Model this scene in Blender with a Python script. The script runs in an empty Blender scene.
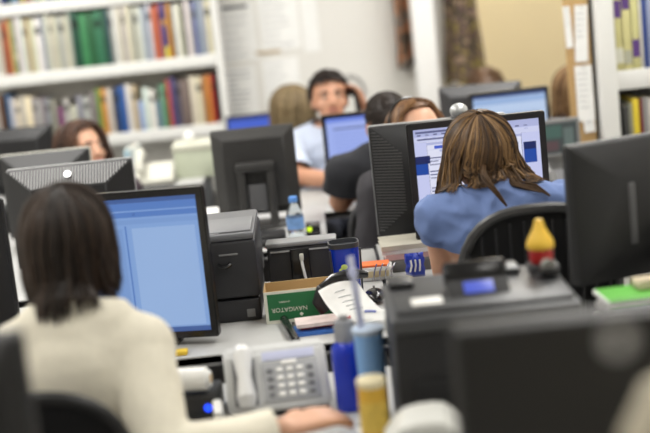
import bpy, bmesh, math, random
from mathutils import Vector, Matrix, noise, Euler
random.seed(7)
SC = bpy.context.scene
COL = SC.collection
PI = math.pi
R = math.radians
V = Vector

# ------------------------------------------------------------------ camera model
CAMZ, PITCH, ROLL, FPX = 1.65, R(10.5), R(6.0), 1375.0
_F = V((0, math.cos(PITCH), -math.sin(PITCH)))
_R0 = V((1, 0, 0))
_U0 = V((0, math.sin(PITCH), math.cos(PITCH)))
RIGHT = _R0 * math.cos(ROLL) - _U0 * math.sin(ROLL)
UP = _R0 * math.sin(ROLL) + _U0 * math.cos(ROLL)

def ray(px, py):
    return _F * FPX + RIGHT * (px - 325.0) + UP * (216.5 - py)
def at_y(px, py, y):
    d = ray(px, py)
    return V((0, 0, CAMZ)) + d * (y / d.y)
def at_z(px, py, z):
    d = ray(px, py)
    return V((0, 0, CAMZ)) + d * ((z - CAMZ) / d.z)

cam = bpy.data.objects.new('camera', bpy.data.cameras.new('camera'))
COL.objects.link(cam)
cm = Matrix((RIGHT, UP, -_F)).transposed().to_4x4()
cm.translation = (0, 0, CAMZ)
cam.matrix_world = cm
cam.data.sensor_width = 36.0
cam.data.lens = FPX * 36.0 / 650.0
cam.data.clip_start = 0.05
cam.data.dof.use_dof = True
cam.data.dof.focus_distance = 3.78
cam.data.dof.aperture_fstop = 1.55
cam.data.dof.aperture_blades = 0
SC.camera = cam
SC.view_settings.view_transform = 'Standard'
SC.view_settings.look = 'None'
SC.view_settings.gamma = 1.0
SC.view_settings.exposure = -0.08
SC.view_settings.use_curve_mapping = False

# ------------------------------------------------------------------ materials
def lin(c):
    if isinstance(c, str):
        c = c.lstrip('#'); c = tuple(int(c[i:i + 2], 16) for i in (0, 2, 4))
    o = []
    for v in c:
        v /= 255.0
        o.append(v / 12.92 if v <= 0.04045 else ((v + 0.055) / 1.055) ** 2.4)
    return tuple(o) + (1.0,)

_mats = {}
def mat(name, col, rough=0.5, metal=0.0, var=0.06, scale=30.0, bump=0.0, bscale=200.0, alpha=None, trans=0.0, sss=0.0, spec=0.5, stretch=None):
    if name in _mats: return _mats[name]
    m = bpy.data.materials.new(name); m.use_nodes = True
    nt = m.node_tree; b = nt.nodes['Principled BSDF']
    tc = nt.nodes.new('ShaderNodeTexCoord'); nz = nt.nodes.new('ShaderNodeTexNoise')
    mp = nt.nodes.new('ShaderNodeMapping')
    if stretch: mp.inputs['Scale'].default_value = stretch
    nt.links.new(tc.outputs['Object'], mp.inputs['Vector'])
    nz.inputs['Scale'].default_value = scale; nz.inputs['Detail'].default_value = 4
    nt.links.new(mp.outputs['Vector'], nz.inputs['Vector'])
    mx = nt.nodes.new('ShaderNodeMix'); mx.data_type = 'RGBA'
    c = lin(col)
    mx.inputs[6].default_value = tuple(max(0, v * (1 - var * 1.5)) for v in c[:3]) + (1,)
    mx.inputs[7].default_value = tuple(min(1, v * (1 + var * 1.5)) for v in c[:3]) + (1,)
    nt.links.new(nz.outputs['Fac'], mx.inputs[0])
    nt.links.new(mx.outputs[2], b.inputs['Base Color'])
    b.inputs['Roughness'].default_value = rough
    b.inputs['Metallic'].default_value = metal
    b.inputs['Specular IOR Level'].default_value = spec
    if trans: b.inputs['Transmission Weight'].default_value = trans; b.inputs['IOR'].default_value = 1.35
    if sss:
        b.inputs['Subsurface Weight'].default_value = sss
        b.inputs['Subsurface Radius'].default_value = (0.012, 0.005, 0.003)
        b.inputs['Subsurface Scale'].default_value = 0.6
    if alpha is not None: b.inputs['Alpha'].default_value = alpha
    if bump:
        n2 = nt.nodes.new('ShaderNodeTexNoise'); n2.inputs['Scale'].default_value = bscale
        nt.links.new(mp.outputs['Vector'], n2.inputs['Vector'])
        bp = nt.nodes.new('ShaderNodeBump'); bp.inputs['Strength'].default_value = bump
        bp.inputs['Distance'].default_value = 0.002
        nt.links.new(n2.outputs['Fac'], bp.inputs['Height']); nt.links.new(bp.outputs['Normal'], b.inputs['Normal'])
    _mats[name] = m
    return m

def emit(name, col, strength=1.0, var=0.02, scale=8.0):
    if name in _mats: return _mats[name]
    m = bpy.data.materials.new(name); m.use_nodes = True
    nt = m.node_tree; b = nt.nodes['Principled BSDF']
    b.inputs['Base Color'].default_value = (0.01, 0.01, 0.01, 1)
    b.inputs['Roughness'].default_value = 0.35
    tc = nt.nodes.new('ShaderNodeTexCoord'); nz = nt.nodes.new('ShaderNodeTexNoise')
    nz.inputs['Scale'].default_value = scale
    nt.links.new(tc.outputs['Object'], nz.inputs['Vector'])
    mx = nt.nodes.new('ShaderNodeMix'); mx.data_type = 'RGBA'
    c = lin(col)
    mx.inputs[6].default_value = tuple(v * (1 - var) for v in c[:3]) + (1,)
    mx.inputs[7].default_value = tuple(v * (1 + var) for v in c[:3]) + (1,)
    nt.links.new(nz.outputs['Fac'], mx.inputs[0])
    nt.links.new(mx.outputs[2], b.inputs['Emission Color'])
    b.inputs['Emission Strength'].default_value = strength
    _mats[name] = m
    return m

BLACK = mat('black_plastic', (25, 25, 27), 0.45, bump=0.15, bscale=700)
BLACK2 = mat('charcoal_plastic', (33, 33, 34), 0.5, bump=0.15, bscale=700)
GLOSS = mat('gloss_black_plastic', (24, 24, 26), 0.2)
DGREY = mat('dark_grey_plastic', (84, 84, 86), 0.5)
MGREY = mat('mid_grey_plastic', (130, 130, 130), 0.5)
SILVER = mat('silver_plastic', (176, 177, 178), 0.38, 0.25)
CHROME = mat('chrome_metal', (190, 190, 192), 0.2, 0.9)
WHITE = mat('white_plastic', (224, 223, 218), 0.45)
IVORY = mat('ivory_plastic', (205, 204, 192), 0.5)
PAPER = mat('white_paper', (240, 240, 237), 0.8)
INK = mat('grey_ink', (164, 166, 170), 0.8)
INKD = mat('dark_ink', (70, 72, 80), 0.8)
DESK = mat('light_grey_laminate', (182, 182, 180), 0.35, var=0.03)
DESKE = mat('grey_desk_edging', (128, 129, 130), 0.5)
STEEL = mat('grey_painted_steel', (110, 112, 114), 0.45, 0.3)
LAM = mat('white_laminate', (226, 226, 222), 0.4, var=0.02)
FABK = mat('black_chair_fabric', (40, 40, 42), 0.95, var=0.15, scale=300, bump=0.4, bscale=500)
CARD = mat('brown_cardboard', (186, 158, 112), 0.9, var=0.08)

# ------------------------------------------------------------------ mesh builder
class MB:
    def __init__(s):
        s.bm = bmesh.new(); s.mats = []; s.mi = 0
    def m(s, material):
        if material not in s.mats: s.mats.append(material)
        s.mi = s.mats.index(material); return s
    def _merge(s, t, M=None):
        if M is not None: bmesh.ops.transform(t, matrix=M, verts=t.verts)
        for f in t.faces: f.material_index = s.mi
        me = bpy.data.meshes.new('tmp'); t.to_mesh(me); t.free()
        s.bm.from_mesh(me); bpy.data.meshes.remove(me); return s
    def box(s, c, d, bev=0.0, rot=None, seg=2):
        t = bmesh.new(); bmesh.ops.create_cube(t, size=1.0)
        bmesh.ops.scale(t, vec=V(d), verts=t.verts)
        if bev > 0:
            bmesh.ops.bevel(t, geom=list(t.edges), offset=min(bev, min(d) * 0.45), segments=seg, profile=0.5, affect='EDGES')
        M = Matrix.Translation(V(c))
        if rot is not None: M = M @ rot.to_4x4()
        return s._merge(t, M)
    def cyl(s, p0, p1, r0, r1=None, seg=20, bev=0.0):
        p0, p1 = V(p0), V(p1); r1 = r0 if r1 is None else r1
        t = bmesh.new(); L = (p1 - p0).length
        bmesh.ops.create_cone(t, cap_ends=True, segments=seg, radius1=r0, radius2=max(r1, 1e-5), depth=L)
        if bev > 0:
            es = [e for e in t.edges if abs(e.verts[0].co.z - e.verts[1].co.z) < 1e-6]
            bmesh.ops.bevel(t, geom=es, offset=bev, segments=2, affect='EDGES')
        q = (p1 - p0).to_track_quat('Z', 'Y').to_matrix().to_4x4()
        return s._merge(t, Matrix.Translation((p0 + p1) / 2) @ q)
    def lathe(s, prof, seg=28, M=None, sx=1.0, sy=1.0, sq=2.0):
        t = bmesh.new(); rings = []
        for r, z in prof:
            if r < 1e-6: rings.append([t.verts.new((0, 0, z))]); continue
            rg = []
            for i in range(seg):
                a = 2 * PI * i / seg; ca, sa = math.cos(a), math.sin(a)
                k = 1.0 if sq == 2.0 else (abs(ca) ** sq + abs(sa) ** sq) ** (-1 / sq)
                rg.append(t.verts.new((r * k * ca * sx, r * k * sa * sy, z)))
            rings.append(rg)
        for a, b in zip(rings, rings[1:]):
            for i in range(seg):
                j = (i + 1) % seg
                if len(a) == 1 and len(b) > 1: t.faces.new((a[0], b[j], b[i])[::-1])
                elif len(b) == 1 and len(a) > 1: t.faces.new((a[i], a[j], b[0]))
                elif len(a) > 1 and len(b) > 1: t.faces.new((a[i], a[j], b[j], b[i]))
        if len(rings[0]) > 1: t.faces.new(rings[0][::-1])
        if len(rings[-1]) > 1: t.faces.new(rings[-1])
        bmesh.ops.recalc_face_normals(t, faces=t.faces)
        return s._merge(t, M)
    def tube(s, pts, rad, seg=8, caps=True, flat=1.0):
        pts = [V(p) for p in pts]
        rr = rad if isinstance(rad, (list, tuple)) else [rad] * len(pts)
        t = bmesh.new(); n = None; rings = []
        for i, p in enumerate(pts):
            d = (pts[min(i + 1, len(pts) - 1)] - pts[max(i - 1, 0)])
            if d.length < 1e-9: d = V((0, 0, 1))
            d.normalize()
            if n is None:
                n = d.orthogonal().normalized()
            else:
                n = (n - d * n.dot(d))
                n = n.normalized() if n.length > 1e-6 else d.orthogonal().normalized()
            b = d.cross(n)
            rings.append([t.verts.new(p + (n * math.cos(2 * PI * k / seg) * flat + b * math.sin(2 * PI * k / seg)) * rr[i]) for k in range(seg)])
        for a, b in zip(rings, rings[1:]):
            for k in range(seg):
                j = (k + 1) % seg; t.faces.new((a[k], a[j], b[j], b[k]))
        if caps:
            t.faces.new(rings[0][::-1]); t.faces.new(rings[-1])
        return s._merge(t)
    def prism(s, poly, h, M=None, bev=0.0):
        """poly in local XY, extruded along +Z by h"""
        t = bmesh.new()
        f = t.faces.new([t.verts.new((x, y, 0)) for x, y in poly])
        r = bmesh.ops.extrude_face_region(t, geom=[f])
        bmesh.ops.translate(t, vec=(0, 0, h), verts=[v for v in r['geom'] if isinstance(v, bmesh.types.BMVert)])
        bmesh.ops.recalc_face_normals(t, faces=t.faces)
        if bev: bmesh.ops.bevel(t, geom=list(t.edges), offset=bev, segments=2, affect='EDGES')
        return s._merge(t, M)
    def ell(s, c, r, rot=None, u=20, v=14):
        t = bmesh.new(); bmesh.ops.create_uvsphere(t, u_segments=u, v_segments=v, radius=1.0)
        M = Matrix.Translation(V(c))
        if rot is not None: M = M @ rot.to_4x4()
        return s._merge(t, M @ Matrix.Diagonal((r[0], r[1], r[2], 1)))
    def grid(s, fn, nu, nv, thick=0.0):
        t = bmesh.new()
        g = [[t.verts.new(fn(i / nu, j / nv)) for j in range(nv + 1)] for i in range(nu + 1)]
        for i in range(nu):
            for j in range(nv): t.faces.new((g[i][j], g[i + 1][j], g[i + 1][j + 1], g[i][j + 1]))
        if thick: bmesh.ops.solidify(t, geom=list(t.faces), thickness=thick)
        bmesh.ops.recalc_face_normals(t, faces=t.faces)
        return s._merge(t)
    def ring(s, w, h, b, d, y0=0.0):
        """rectangular frame in XZ centred on 0, border b, from y0 to y0+d"""
        t = bmesh.new()
        def loop(W, H, y): return [t.verts.new((x * W / 2, y, z * H / 2)) for x, z in ((-1, -1), (1, -1), (1, 1), (-1, 1))]
        o0, i0, o1, i1 = loop(w, h, y0), loop(w - 2 * b, h - 2 * b, y0), loop(w, h, y0 + d), loop(w - 2 * b, h - 2 * b, y0 + d)
        for k in range(4):
            j = (k + 1) % 4
            t.faces.new((o0[k], o0[j], i0[j], i0[k])); t.faces.new((o1[j], o1[k], i1[k], i1[j]))
            t.faces.new((o0[j], o0[k], o1[k], o1[j])); t.faces.new((i0[k], i0[j], i1[j], i1[k]))
        bmesh.ops.recalc_face_normals(t, faces=t.faces)
        es = [e for e in t.edges if e.calc_length() > 1e-6 and len(e.link_faces) == 2 and e.calc_face_angle(0) > 1.0 and max(abs(v.co.x) for v in e.verts) > w / 2 - 1e-5]
        bmesh.ops.bevel(t, geom=es, offset=0.003, segments=2, affect='EDGES')
        return s._merge(t)
    def xform(s, M):
        bmesh.ops.transform(s.bm, matrix=M, verts=s.bm.verts); return s
    def mesh(s, name, material=None, smooth=True, ang=0.6):
        me = bpy.data.meshes.new(name); s.bm.to_mesh(me); s.bm.free()
        ms = s.mats or [material]
        for x in ms: me.materials.append(x)
        if smooth:
            me.shade_smooth(); me.set_sharp_from_angle(angle=ang)
        return me
    def build(s, name, material=None, parent=None, smooth=True, ang=0.6, loc=None, rotz=None):
        o = bpy.data.objects.new(name, s.mesh(name, material, smooth, ang)); COL.objects.link(o)
        if parent is not None: o.parent = parent
        if loc is not None: o.location = loc
        if rotz is not None: o.rotation_euler = (0, 0, rotz)
        return o

def tag(o, label, cat, group=None):
    o['label'] = label; o['category'] = cat
    if group: o['group'] = group
    return o
def thing(name, label, cat, loc=(0, 0, 0), rotz=0.0, group=None):
    o = bpy.data.objects.new(name, None); COL.objects.link(o)
    o.empty_display_size = 0.05
    o.location = loc; o.rotation_euler = (0, 0, rotz)
    return tag(o, label, cat, group)
def struct(o):
    o['kind'] = 'structure'; return o
def RX(a): return Matrix.Rotation(a, 3, 'X')
def RY(a): return Matrix.Rotation(a, 3, 'Y')
def RZ(a): return Matrix.Rotation(a, 3, 'Z')

def text_part(body, size, M, name, material, parent, extrude=0.0006):
    cu = bpy.data.curves.new('txt', 'FONT'); cu.body = body; cu.size = size; cu.extrude = extrude
    cu.align_x = 'CENTER'; cu.align_y = 'CENTER'; cu.resolution_u = 3
    to = bpy.data.objects.new('txt', cu); COL.objects.link(to)
    dg = bpy.context.evaluated_depsgraph_get()
    me = bpy.data.meshes.new_from_object(to.evaluated_get(dg))
    bpy.data.objects.remove(to); bpy.data.curves.remove(cu)
    me.transform(M); me.materials.clear(); me.materials.append(material)
    me.name = name
    o = bpy.data.objects.new(name, me); COL.objects.link(o); o.parent = parent
    return o
# text plane facing -Y, upright
TXZ = Matrix.Rotation(PI / 2, 4, 'X')

# ------------------------------------------------------------------ room
WB, WB2 = 7.25, 8.3          # white back wall, beige wall of the recess
XL, XR, YF, ZC = -2.6, 2.4, -1.6, 2.75
CORN = at_y(457, 60, WB).x   # corner where white wall ends
PWALL = mat('white_wall_paint', (226, 224, 218), 0.85, var=0.02, scale=3, bump=0.1, bscale=80)
PBEIGE = mat('beige_wall_paint', (222, 206, 168), 0.85, var=0.02, scale=3, bump=0.1, bscale=80)
def slab(name, a, b, m):
    a, b = V(a), V(b)
    return struct(MB().box((a + b) / 2, b - a).build(name, m, smooth=False))
slab('floor', (XL - .1, YF - .1, -.1), (XR + .1, WB2 + .1, 0), mat('grey_floor_vinyl', (160, 156, 150), 0.5, var=0.1, scale=6))
slab('ceiling', (XL - .1, YF - .1, ZC), (XR + .1, WB2 + .1, ZC + .1), mat('white_ceiling', (235, 235, 232), 0.9))
slab('wall_left', (XL - .1, YF, 0), (XL, WB, ZC), PWALL)
slab('wall_right', (XR, YF, 0), (XR + .1, WB2, ZC), PWALL)
slab('wall_front', (XL - .1, YF - .1, 0), (XR + .1, YF, ZC), PWALL)
slab('wall_back', (XL - .1, WB, 0), (CORN, WB2 + .1, ZC), PWALL)
slab('wall_recess', (CORN, WB2, 0), (XR + .1, WB2 + .1, ZC), PBEIGE)
b = MB().box(((XL + CORN) / 2, WB - .006, .05), (CORN - XL, .012, .1), .003).build('baseboard_back', LAM); struct(b)
b = MB().box(((CORN + XR) / 2, WB2 - .006, .05), (XR - CORN, .012, .1), .003).build('baseboard_recess', LAM); struct(b)
# white post in front of the back wall
pa, pb = at_y(411, 5, 6.9), at_y(433, 5, 6.9)
pm = MB().m(mat('white_post_paint', (238, 238, 235), 0.5, var=0.02)).box(((pa.x + pb.x) / 2, 6.96, ZC / 2), (pb.x - pa.x, .12, ZC), .006)
struct(pm.build('trim_1'))

# ceiling lamps (rows above the view; the recess one is added to brighten its wall)
k = 0
for lx in (-1.3, 1.1):
    for ly in (0.3, 2.3, 4.0, 5.6):
        k += 1
        word = ('left', 'right')[lx > 0]; ow = {0.3: 'nearest', 2.3: 'second', 4.0: 'third', 5.6: 'farthest'}[ly]
        t = thing('ceiling_light', 'recessed white fluorescent ceiling light, %s in the %s row' % (ow, word), 'ceiling light', (lx, ly, ZC), 0, 'fluorescent ceiling lights')
        MB().ring(.62, 1.22, .02, .03, -0.0).xform(Matrix.Rotation(-PI / 2, 4, 'X')).xform(Matrix.Translation((0, 0, -.03))).build('frame', WHITE, t)
        MB().box((0, 0, -.008), (.58, 1.18, .012)).build('diffuser', emit('lamp_diffuser', (255, 250, 240), 3.0), t)
        la = bpy.data.lights.new('lamp', 'AREA'); la.shape = 'RECTANGLE'; la.size = .55; la.size_y = 1.15
        la.energy = {0.3: 8, 2.3: 17, 4.0: 25, 5.6: 44}[ly]; la.color = (1.0, 0.98, 0.95)
        lo = bpy.data.objects.new('lamp', la); COL.objects.link(lo); lo.location = (lx, ly, ZC - .04)

t = thing('ceiling_light', 'added unseen ceiling light that brightens the beige recess', 'ceiling light', (1.2, 7.95, ZC), 0, 'fluorescent ceiling lights')
MB().ring(.62, .62, .02, .03, -0.0).xform(Matrix.Rotation(-PI / 2, 4, 'X')).xform(Matrix.Translation((0, 0, -.03))).build('frame', WHITE, t)
MB().box((0, 0, -.008), (.58, .58, .012)).build('diffuser', emit('lamp_diffuser', (255, 250, 240), 3.0), t)
la = bpy.data.lights.new('lamp', 'AREA'); la.size = .55; la.energy = 22; la.color = (1.0, 0.97, 0.92)  # added lamp out of view, lifts the beige wall of the recess
lo = bpy.data.objects.new('lamp', la); COL.objects.link(lo); lo.location = (1.2, 7.95, ZC - .04)
world = bpy.data.worlds.new('world'); SC.world = world; world.use_nodes = True
world.node_tree.nodes['Background'].inputs[0].default_value = (0.9, 0.95, 1, 1)
world.node_tree.nodes['Background'].inputs[1].default_value = 0.2

# ------------------------------------------------------------------ desks
def desk(label, x0, x1, y0, y1, z, rotz=0, panel=True, inset=.05):
    cx, cy = (x0 + x1) / 2, (y0 + y1) / 2
    t = thing('desk', label, 'desk', (cx, cy, 0), rotz)
    w, d = x1 - x0, y1 - y0
    MB().box((0, 0, z - .012), (w, d, .024), .003).build('tabletop', DESK, t)
    MB().ring(w, d, .004, .03, 0).xform(Matrix.Rotation(PI / 2, 4, 'X')).xform(Matrix.Translation((0, 0, z - .024 - .03 + .022))).build('edging', DESKE, t)
    for sx in (-1, 1):
        for sy in (-1, 1):
            MB().box((sx * (w / 2 - inset), sy * (d / 2 - inset), (z - .034) / 2), (.045, .045, z - .034), .006).build('leg', STEEL, t)
    if panel: MB().box((0, d / 2 - .05, z - .034 - .16), (w - .15, .015, .3), .002).build('modesty_panel', DGREY, t)
    return t
desk('light grey desk under the near blue document monitor and black printer', -1.3, -.115, 3.27, 4.0, .73)
desk('light grey desk carrying the upturned green box and blue tumbler', -.105, .145, 3.27, 4.32, .73)
desk('grey desk in front of the woman in the blue shirt', .155, 1.5, 3.76, 4.38, .73, 0, False, .15)
desk('low side desk under the silver telephone and wide black printer', -.37, 1.4, 2.2, 3.12, .70, 0, True, .09)
desk('nearest desk, under the black monitor with the round badge', .02, 1.0, 1.36, 2.15, .73)
desk('near left desk under the cropped black monitor at the left edge', -1.25, -.38, 1.5, 2.1, .73)
desk('grey desk holding the rear view monitor and small water bottle', -.85, .0, 4.46, 5.2, .73)
desk('desk between the man in black and the man on the phone', -.28, .46, 5.22, 5.78, .70, 0, False, .028)
desk('desk against the white wall under the small laptop', -.62, .2, 6.66, 6.935, .72, 0, False)
desk('left desk carrying the two monitors with slatted and pale edged backs', -2.3, -.88, 4.1, 5.3, .73)
desk('desk before the left bookcase holding the pale green box', -2.45, -.52, 5.98, 6.6, .75)
desk('far right desk under the pale screen and dark monitor back', .47, .93, 4.87, 5.78, .73)

# ------------------------------------------------------------------ monitors
def ui(mb, w, h, y, rects, z0):
    """rects (x0, y0, x1, y1 from top-left, material) on the screen plane facing -Y"""
    k = 0
    for x0, y0, x1, y1, m in rects:
        k += 1
        mb.m(m).box(((x0 + x1 - 1) / 2 * w, y - .0002 - .00012 * (1 + k % 6), z0 + h / 2 - (y0 + y1) / 2 * h), ((x1 - x0) * w, .0002, (y1 - y0) * h))

def monitor(label, loc, rotz, w, h, z0, rects=None, bg=None, casing=None, a=.09, b=.07, d=.05, slats=(), badge=None, bezel=None, border=.018, neck='post', base=(.11, .075), rib=False, group=None, feet=True):
    """screen faces -Y, z0 = height of the lower rim above the foot"""
    casing = casing or BLACK; bezel = bezel or casing
    t = thing('monitor', label, 'monitor', loc, rotz, group)
    zc = z0 + h / 2
    T = Matrix.Translation((0, 0, zc))
    MB().ring(w, h, border, .026, 0).xform(T).build('bezel', bezel, t)
    s = MB(); sw, sh = w - 2 * border + .002, h - 2 * border + .002
    s.m(bg or emit('screen_off', (12, 12, 16), .3)).box((0, .008, zc), (sw, .008, sh))
    if rects: ui(s, sw, sh, .004, rects, zc)
    s.build('screen', None, t, smooth=False)
    # rear shell: shallow box then truncated pyramid
    r = bmesh.new()
    def lp(W, H, y): return [r.verts.new((x * W / 2, y, z * H / 2)) for x, z in ((-1, -1), (1, -1), (1, 1), (-1, 1))]
    y0, y1 = .02, .036
    L = [lp(w - .004, h - .004, y0), lp(w - .004, h - .004, y1), lp(w - 2 * a, h - 2 * b, y1 + d), ]
    r.faces.new(L[0])
    for p, q in zip(L, L[1:]):
        for k in range(4):
            j = (k + 1) % 4; r.faces.new((p[k], q[k], q[j], p[j]))
    r.faces.new(L[-1][::-1]); bmesh.ops.recalc_face_normals(r, faces=r.faces)
    bmesh.ops.bevel(r, geom=list(r.edges), offset=.003, segments=2, affect='EDGES')
    m = MB(); m._merge(r, T); shell = m.build('rear_shell', casing, t)
    dk = GLOSS
    if rib:
        MB().box((w / 2 - a - .012, y1 + d + .001, zc), (.016, .006, h - 2 * b - .01), .002).build('rear_ridge', DGREY, t)
    if 'side' in slats:
        for sx in (-1, 1):
            g = MB(); n = 34
            for i in range(n):
                z = -h / 2 + .02 + (h - .04) * i / (n - 1)
                k = min(1.0, max(0.0, (h / 2 - abs(z)) / b)) * .94
                x0 = sx * (w / 2 - .008); x1 = sx * (w / 2 - a * k)
                if abs(x1 - x0) < .008: continue
                y1_ = y1 + d * k
                g.tube([(x0, y1 + .004, zc + z), (x1, y1_ + .001, zc + z)], .0016, 6)
            g.build('vent_grille', mat('slat_plastic', (80, 80, 80), 0.4), t)
    if 'top' in slats:
        g = MB(); n = 40
        for i in range(n):
            x = -w / 2 + .02 + (w - .04) * i / (n - 1)
            k = min(1.0, max(0.0, (w / 2 - abs(x)) / a)) * .95
            z0_ = h / 2 - .006; z1_ = h / 2 - b * k
            if z0_ - z1_ < .006: continue
            g.tube([(x, y1 + .004, zc + z0_), (x, y1 + d * k + .001, zc + z1_)], .0024, 6)
        g.build('vent_grille', mat('light_slat_plastic', (150, 150, 150), 0.4), t)
    if badge == 'disc':
        MB().cyl((.0, y1 + d * .45, zc + h / 2 - b * .5), (.0, y1 + d * .45 + .012, zc + h / 2 - b * .5 + .008), .012).build('badge', CHROME, t)
    if badge == 'word':
        MB().cyl((0, y1 + d, zc + .150), (0, y1 + d + .003, zc + .150), .033, seg=36).build('badge', mat('badge_grey', (104, 104, 105), 0.4), t)
        text_part('DELL', .02, Matrix.Translation((0, y1 + d + .0036, zc + .150)) @ Matrix.Rotation(PI, 4, 'Z') @ TXZ, 'badge_lettering', SILVER, t)
    if feet:
        yb = y1 + d
        if neck == 'post':
            MB().box((0, yb + .012, z0 / 2 + h * .2), (.075, .03, z0 + h * .4), .008).build('neck', casing, t)
        elif neck == 'arch':
            g = MB()
            for sx in (-1, 1): g.box((sx * .052, yb + .02, (z0 + h * .58) / 2 + .01), (.03, .035, z0 + h * .58), .008)
            g.box((0, yb + .02, z0 + h * .58), (.14, .05, .035), .01)
            g.build('neck', casing, t)
            MB().box((0, yb + .012, z0 + h * .22), (.07, .02, .1), .006).build('socket_cover', DGREY, t)
        prof = [(0, 0), (.96, 0), (1.0, .004), (1.0, .010), (.93, .016), (0, .020)]
        MB().lathe([(r_ * base[0], z) for r_, z in prof], 36, Matrix.Translation((0, yb * .5, 0)) @ Matrix.Diagonal((1, base[1] / base[0], 1, 1))).build('foot', casing, t)
    return t

e = emit
LINE = e('ui_text_grey', (92, 98, 140), 1); BLUEB = e('ui_blue', (62, 92, 200), 1); NAVY = e('ui_navy', (14, 34, 92), 1); SKYB = e('ui_wallpaper_blue', (20, 70, 160), 1)
PALE = e('ui_pale_lavender', (206, 210, 240), 1); WINB = e('ui_window_white', (224, 226, 246), 1); TOOL = e('ui_toolbar', (176, 182, 222), 1)
rnd = random.Random(3)

# the focused screen
rc = [(0, 0, 1, .075, TOOL), (0, .08, 1, .13, PALE), (.02, .025, .6, .045, LINE), (.03, .095, .4, .11, LINE),
      (0, .26, .12, .335, NAVY), (0, .335, .12, .44, SKYB), (.865, .22, .965, .29, NAVY), (.865, .29, .965, .42, SKYB),
      (.10, .13, .855, .99, WINB), (.10, .135, .855, .16, TOOL), (.16, .17, .44, .20, BLUEB), (.55, .145, .84, .165, BLUEB)]
LD = e('ui_text_dark', (84, 92, 140), 1)
for i in range(24):
    yy = .215 + i * .032
    rc.append((.112, yy, .135 + rnd.uniform(.05, .13), yy + .011, LD if i % 2 else LINE))
    rc.append((.70, yy, .70 + rnd.uniform(.03, .07), yy + .011, LINE))
    if i % 3 == 0: rc.append((.105, yy - .010, .84, yy - .006, TOOL)); rc.append((.20, yy - .004, .30, yy + .016, TOOL))
    rc.append((.79, yy, .825, yy + .019, LINE)); rc.append((.797, yy + .004, .815, yy + .013, WINB))
for i in range(14): rc.append((.03 + .065 * i, .055, .06 + .065 * i, .068, LINE)); rc.append((.02 + .066 * i, .085, .05 + .066 * i, .098, TOOL))
rc.append((.10, .13, .104, .99, LINE)); rc.append((.85, .13, .854, .99, LINE)); rc.append((.0, .975, 1, 1, LD)); rc.append((0, .125, .9, .131, LINE)); rc.append((.15, .21, .40, .213, LINE))
m2 = at_y(478, 170, 3.98)
monitor('sharp black monitor with white form on screen, facing the woman in blue', (m2.x + .004, 3.98, .73), R(-1.5), .405, .345, .082, rc, e('screen_lavender', (198, 203, 240), 1), BLACK, border=.019, base=(.1, .07))
# back-to-back monitor with slatted sides
monitor('black monitor seen from behind with horizontal slats, left of the blue-shirted woman', (.372, 4.235, .73), R(180 - 1), .425, .345, .06, None, None, BLACK, a=.10, b=.085, d=.05, slats=('side',), bezel=SILVER, base=(.1, .06), border=.014)
M3TOP = .73 + .06 + .345
# near document monitor
BT = e('doc_blue_bar', (82, 122, 190), 1); BL = e('doc_blue_light', (146, 176, 220), 1); BD = e('doc_blue_dark', (62, 92, 150), 1); BG1 = e('doc_blue', (118, 152, 206), 1)
rc1 = [(0, 0, 1, .035, BD), (0, .035, 1, .09, BT), (0, .10, 1, .14, BT), (0, .155, 1, .19, BG1), (.56, .22, .97, .95, BL), (.05, .22, .50, .95, BG1), (.515, .2, .525, .96, BT), (.36, .2, .367, .96, BT), (0, .962, 1, 1, BD)]
for i in range(12): rc1.append((.08 + .045 * i, .105, .10 + .045 * i, .13, BD))
for i in range(15): rc1.append((.10, .25 + .045 * i, .10 + rnd.uniform(.12, .22), .258 + .045 * i, BT))
p = at_y(121, 262, 3.38)
monitor('near black monitor showing a blue document, before the woman in cream', (p.x + .01, 3.40, .73), R(-11), .435, .385, .02, rc1, e('doc_bg', (126, 160, 212), 1), GLOSS, border=.018)
# dark monitor at left border
monitor('dark monitor back at the left edge beside the near blue screen', (-.985, 3.42, .73), R(182), .37, .37, .05, None, None, BLACK)
# far monitor back with arched stand
p = at_y(257, 175, 4.95)
monitor('dark monitor seen from behind on an arched stand, near the water bottle', (p.x, 4.93, .73), R(180), .30, .315, .045, None, None, mat('warm_charcoal_plastic', (48, 47, 46), .45), a=.04, b=.035, d=.03, neck='arch', base=(.12, .08))
# blue screen of the man in black
rc5 = [(0, 0, 1, .06, e('ui_b1', (110, 135, 225), 1)), (.08, .14, .92, .16, LINE)]
for i in range(16): rc5.append((.08, .2 + i * .045, .08 + rnd.uniform(.3, .8), .208 + i * .045, e('ui_b2', (128, 146, 218), 1)))
p = at_y(326, 160, 5.36)
monitor('black monitor with lavender blue page, in front of the man in black', (p.x + .19, 5.38, .70), R(2), .385, .325, .03, rc5, e('screen_periwinkle', (160, 178, 240), 1), GLOSS, border=.016)
# right monitor back, blurred
monitor('dark monitor seen from behind at the right, above the folder stack', (.72, 3.04, .70), R(180 + 18), .40, .315, .185, None, None, BLACK2, a=.105, b=.085, d=.05, rib=True)
# nearest monitor with badge
p = at_y(620, 345, 1.72)
monitor('nearest black monitor with a round grey badge, lower right corner', (p.x, 1.78, .73), R(180), .43, .37, .06, None, None, mat('soft_black_plastic', (20, 20, 21), .5, bump=.1, bscale=500), a=.006, b=.006, d=.012, badge='word')
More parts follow.
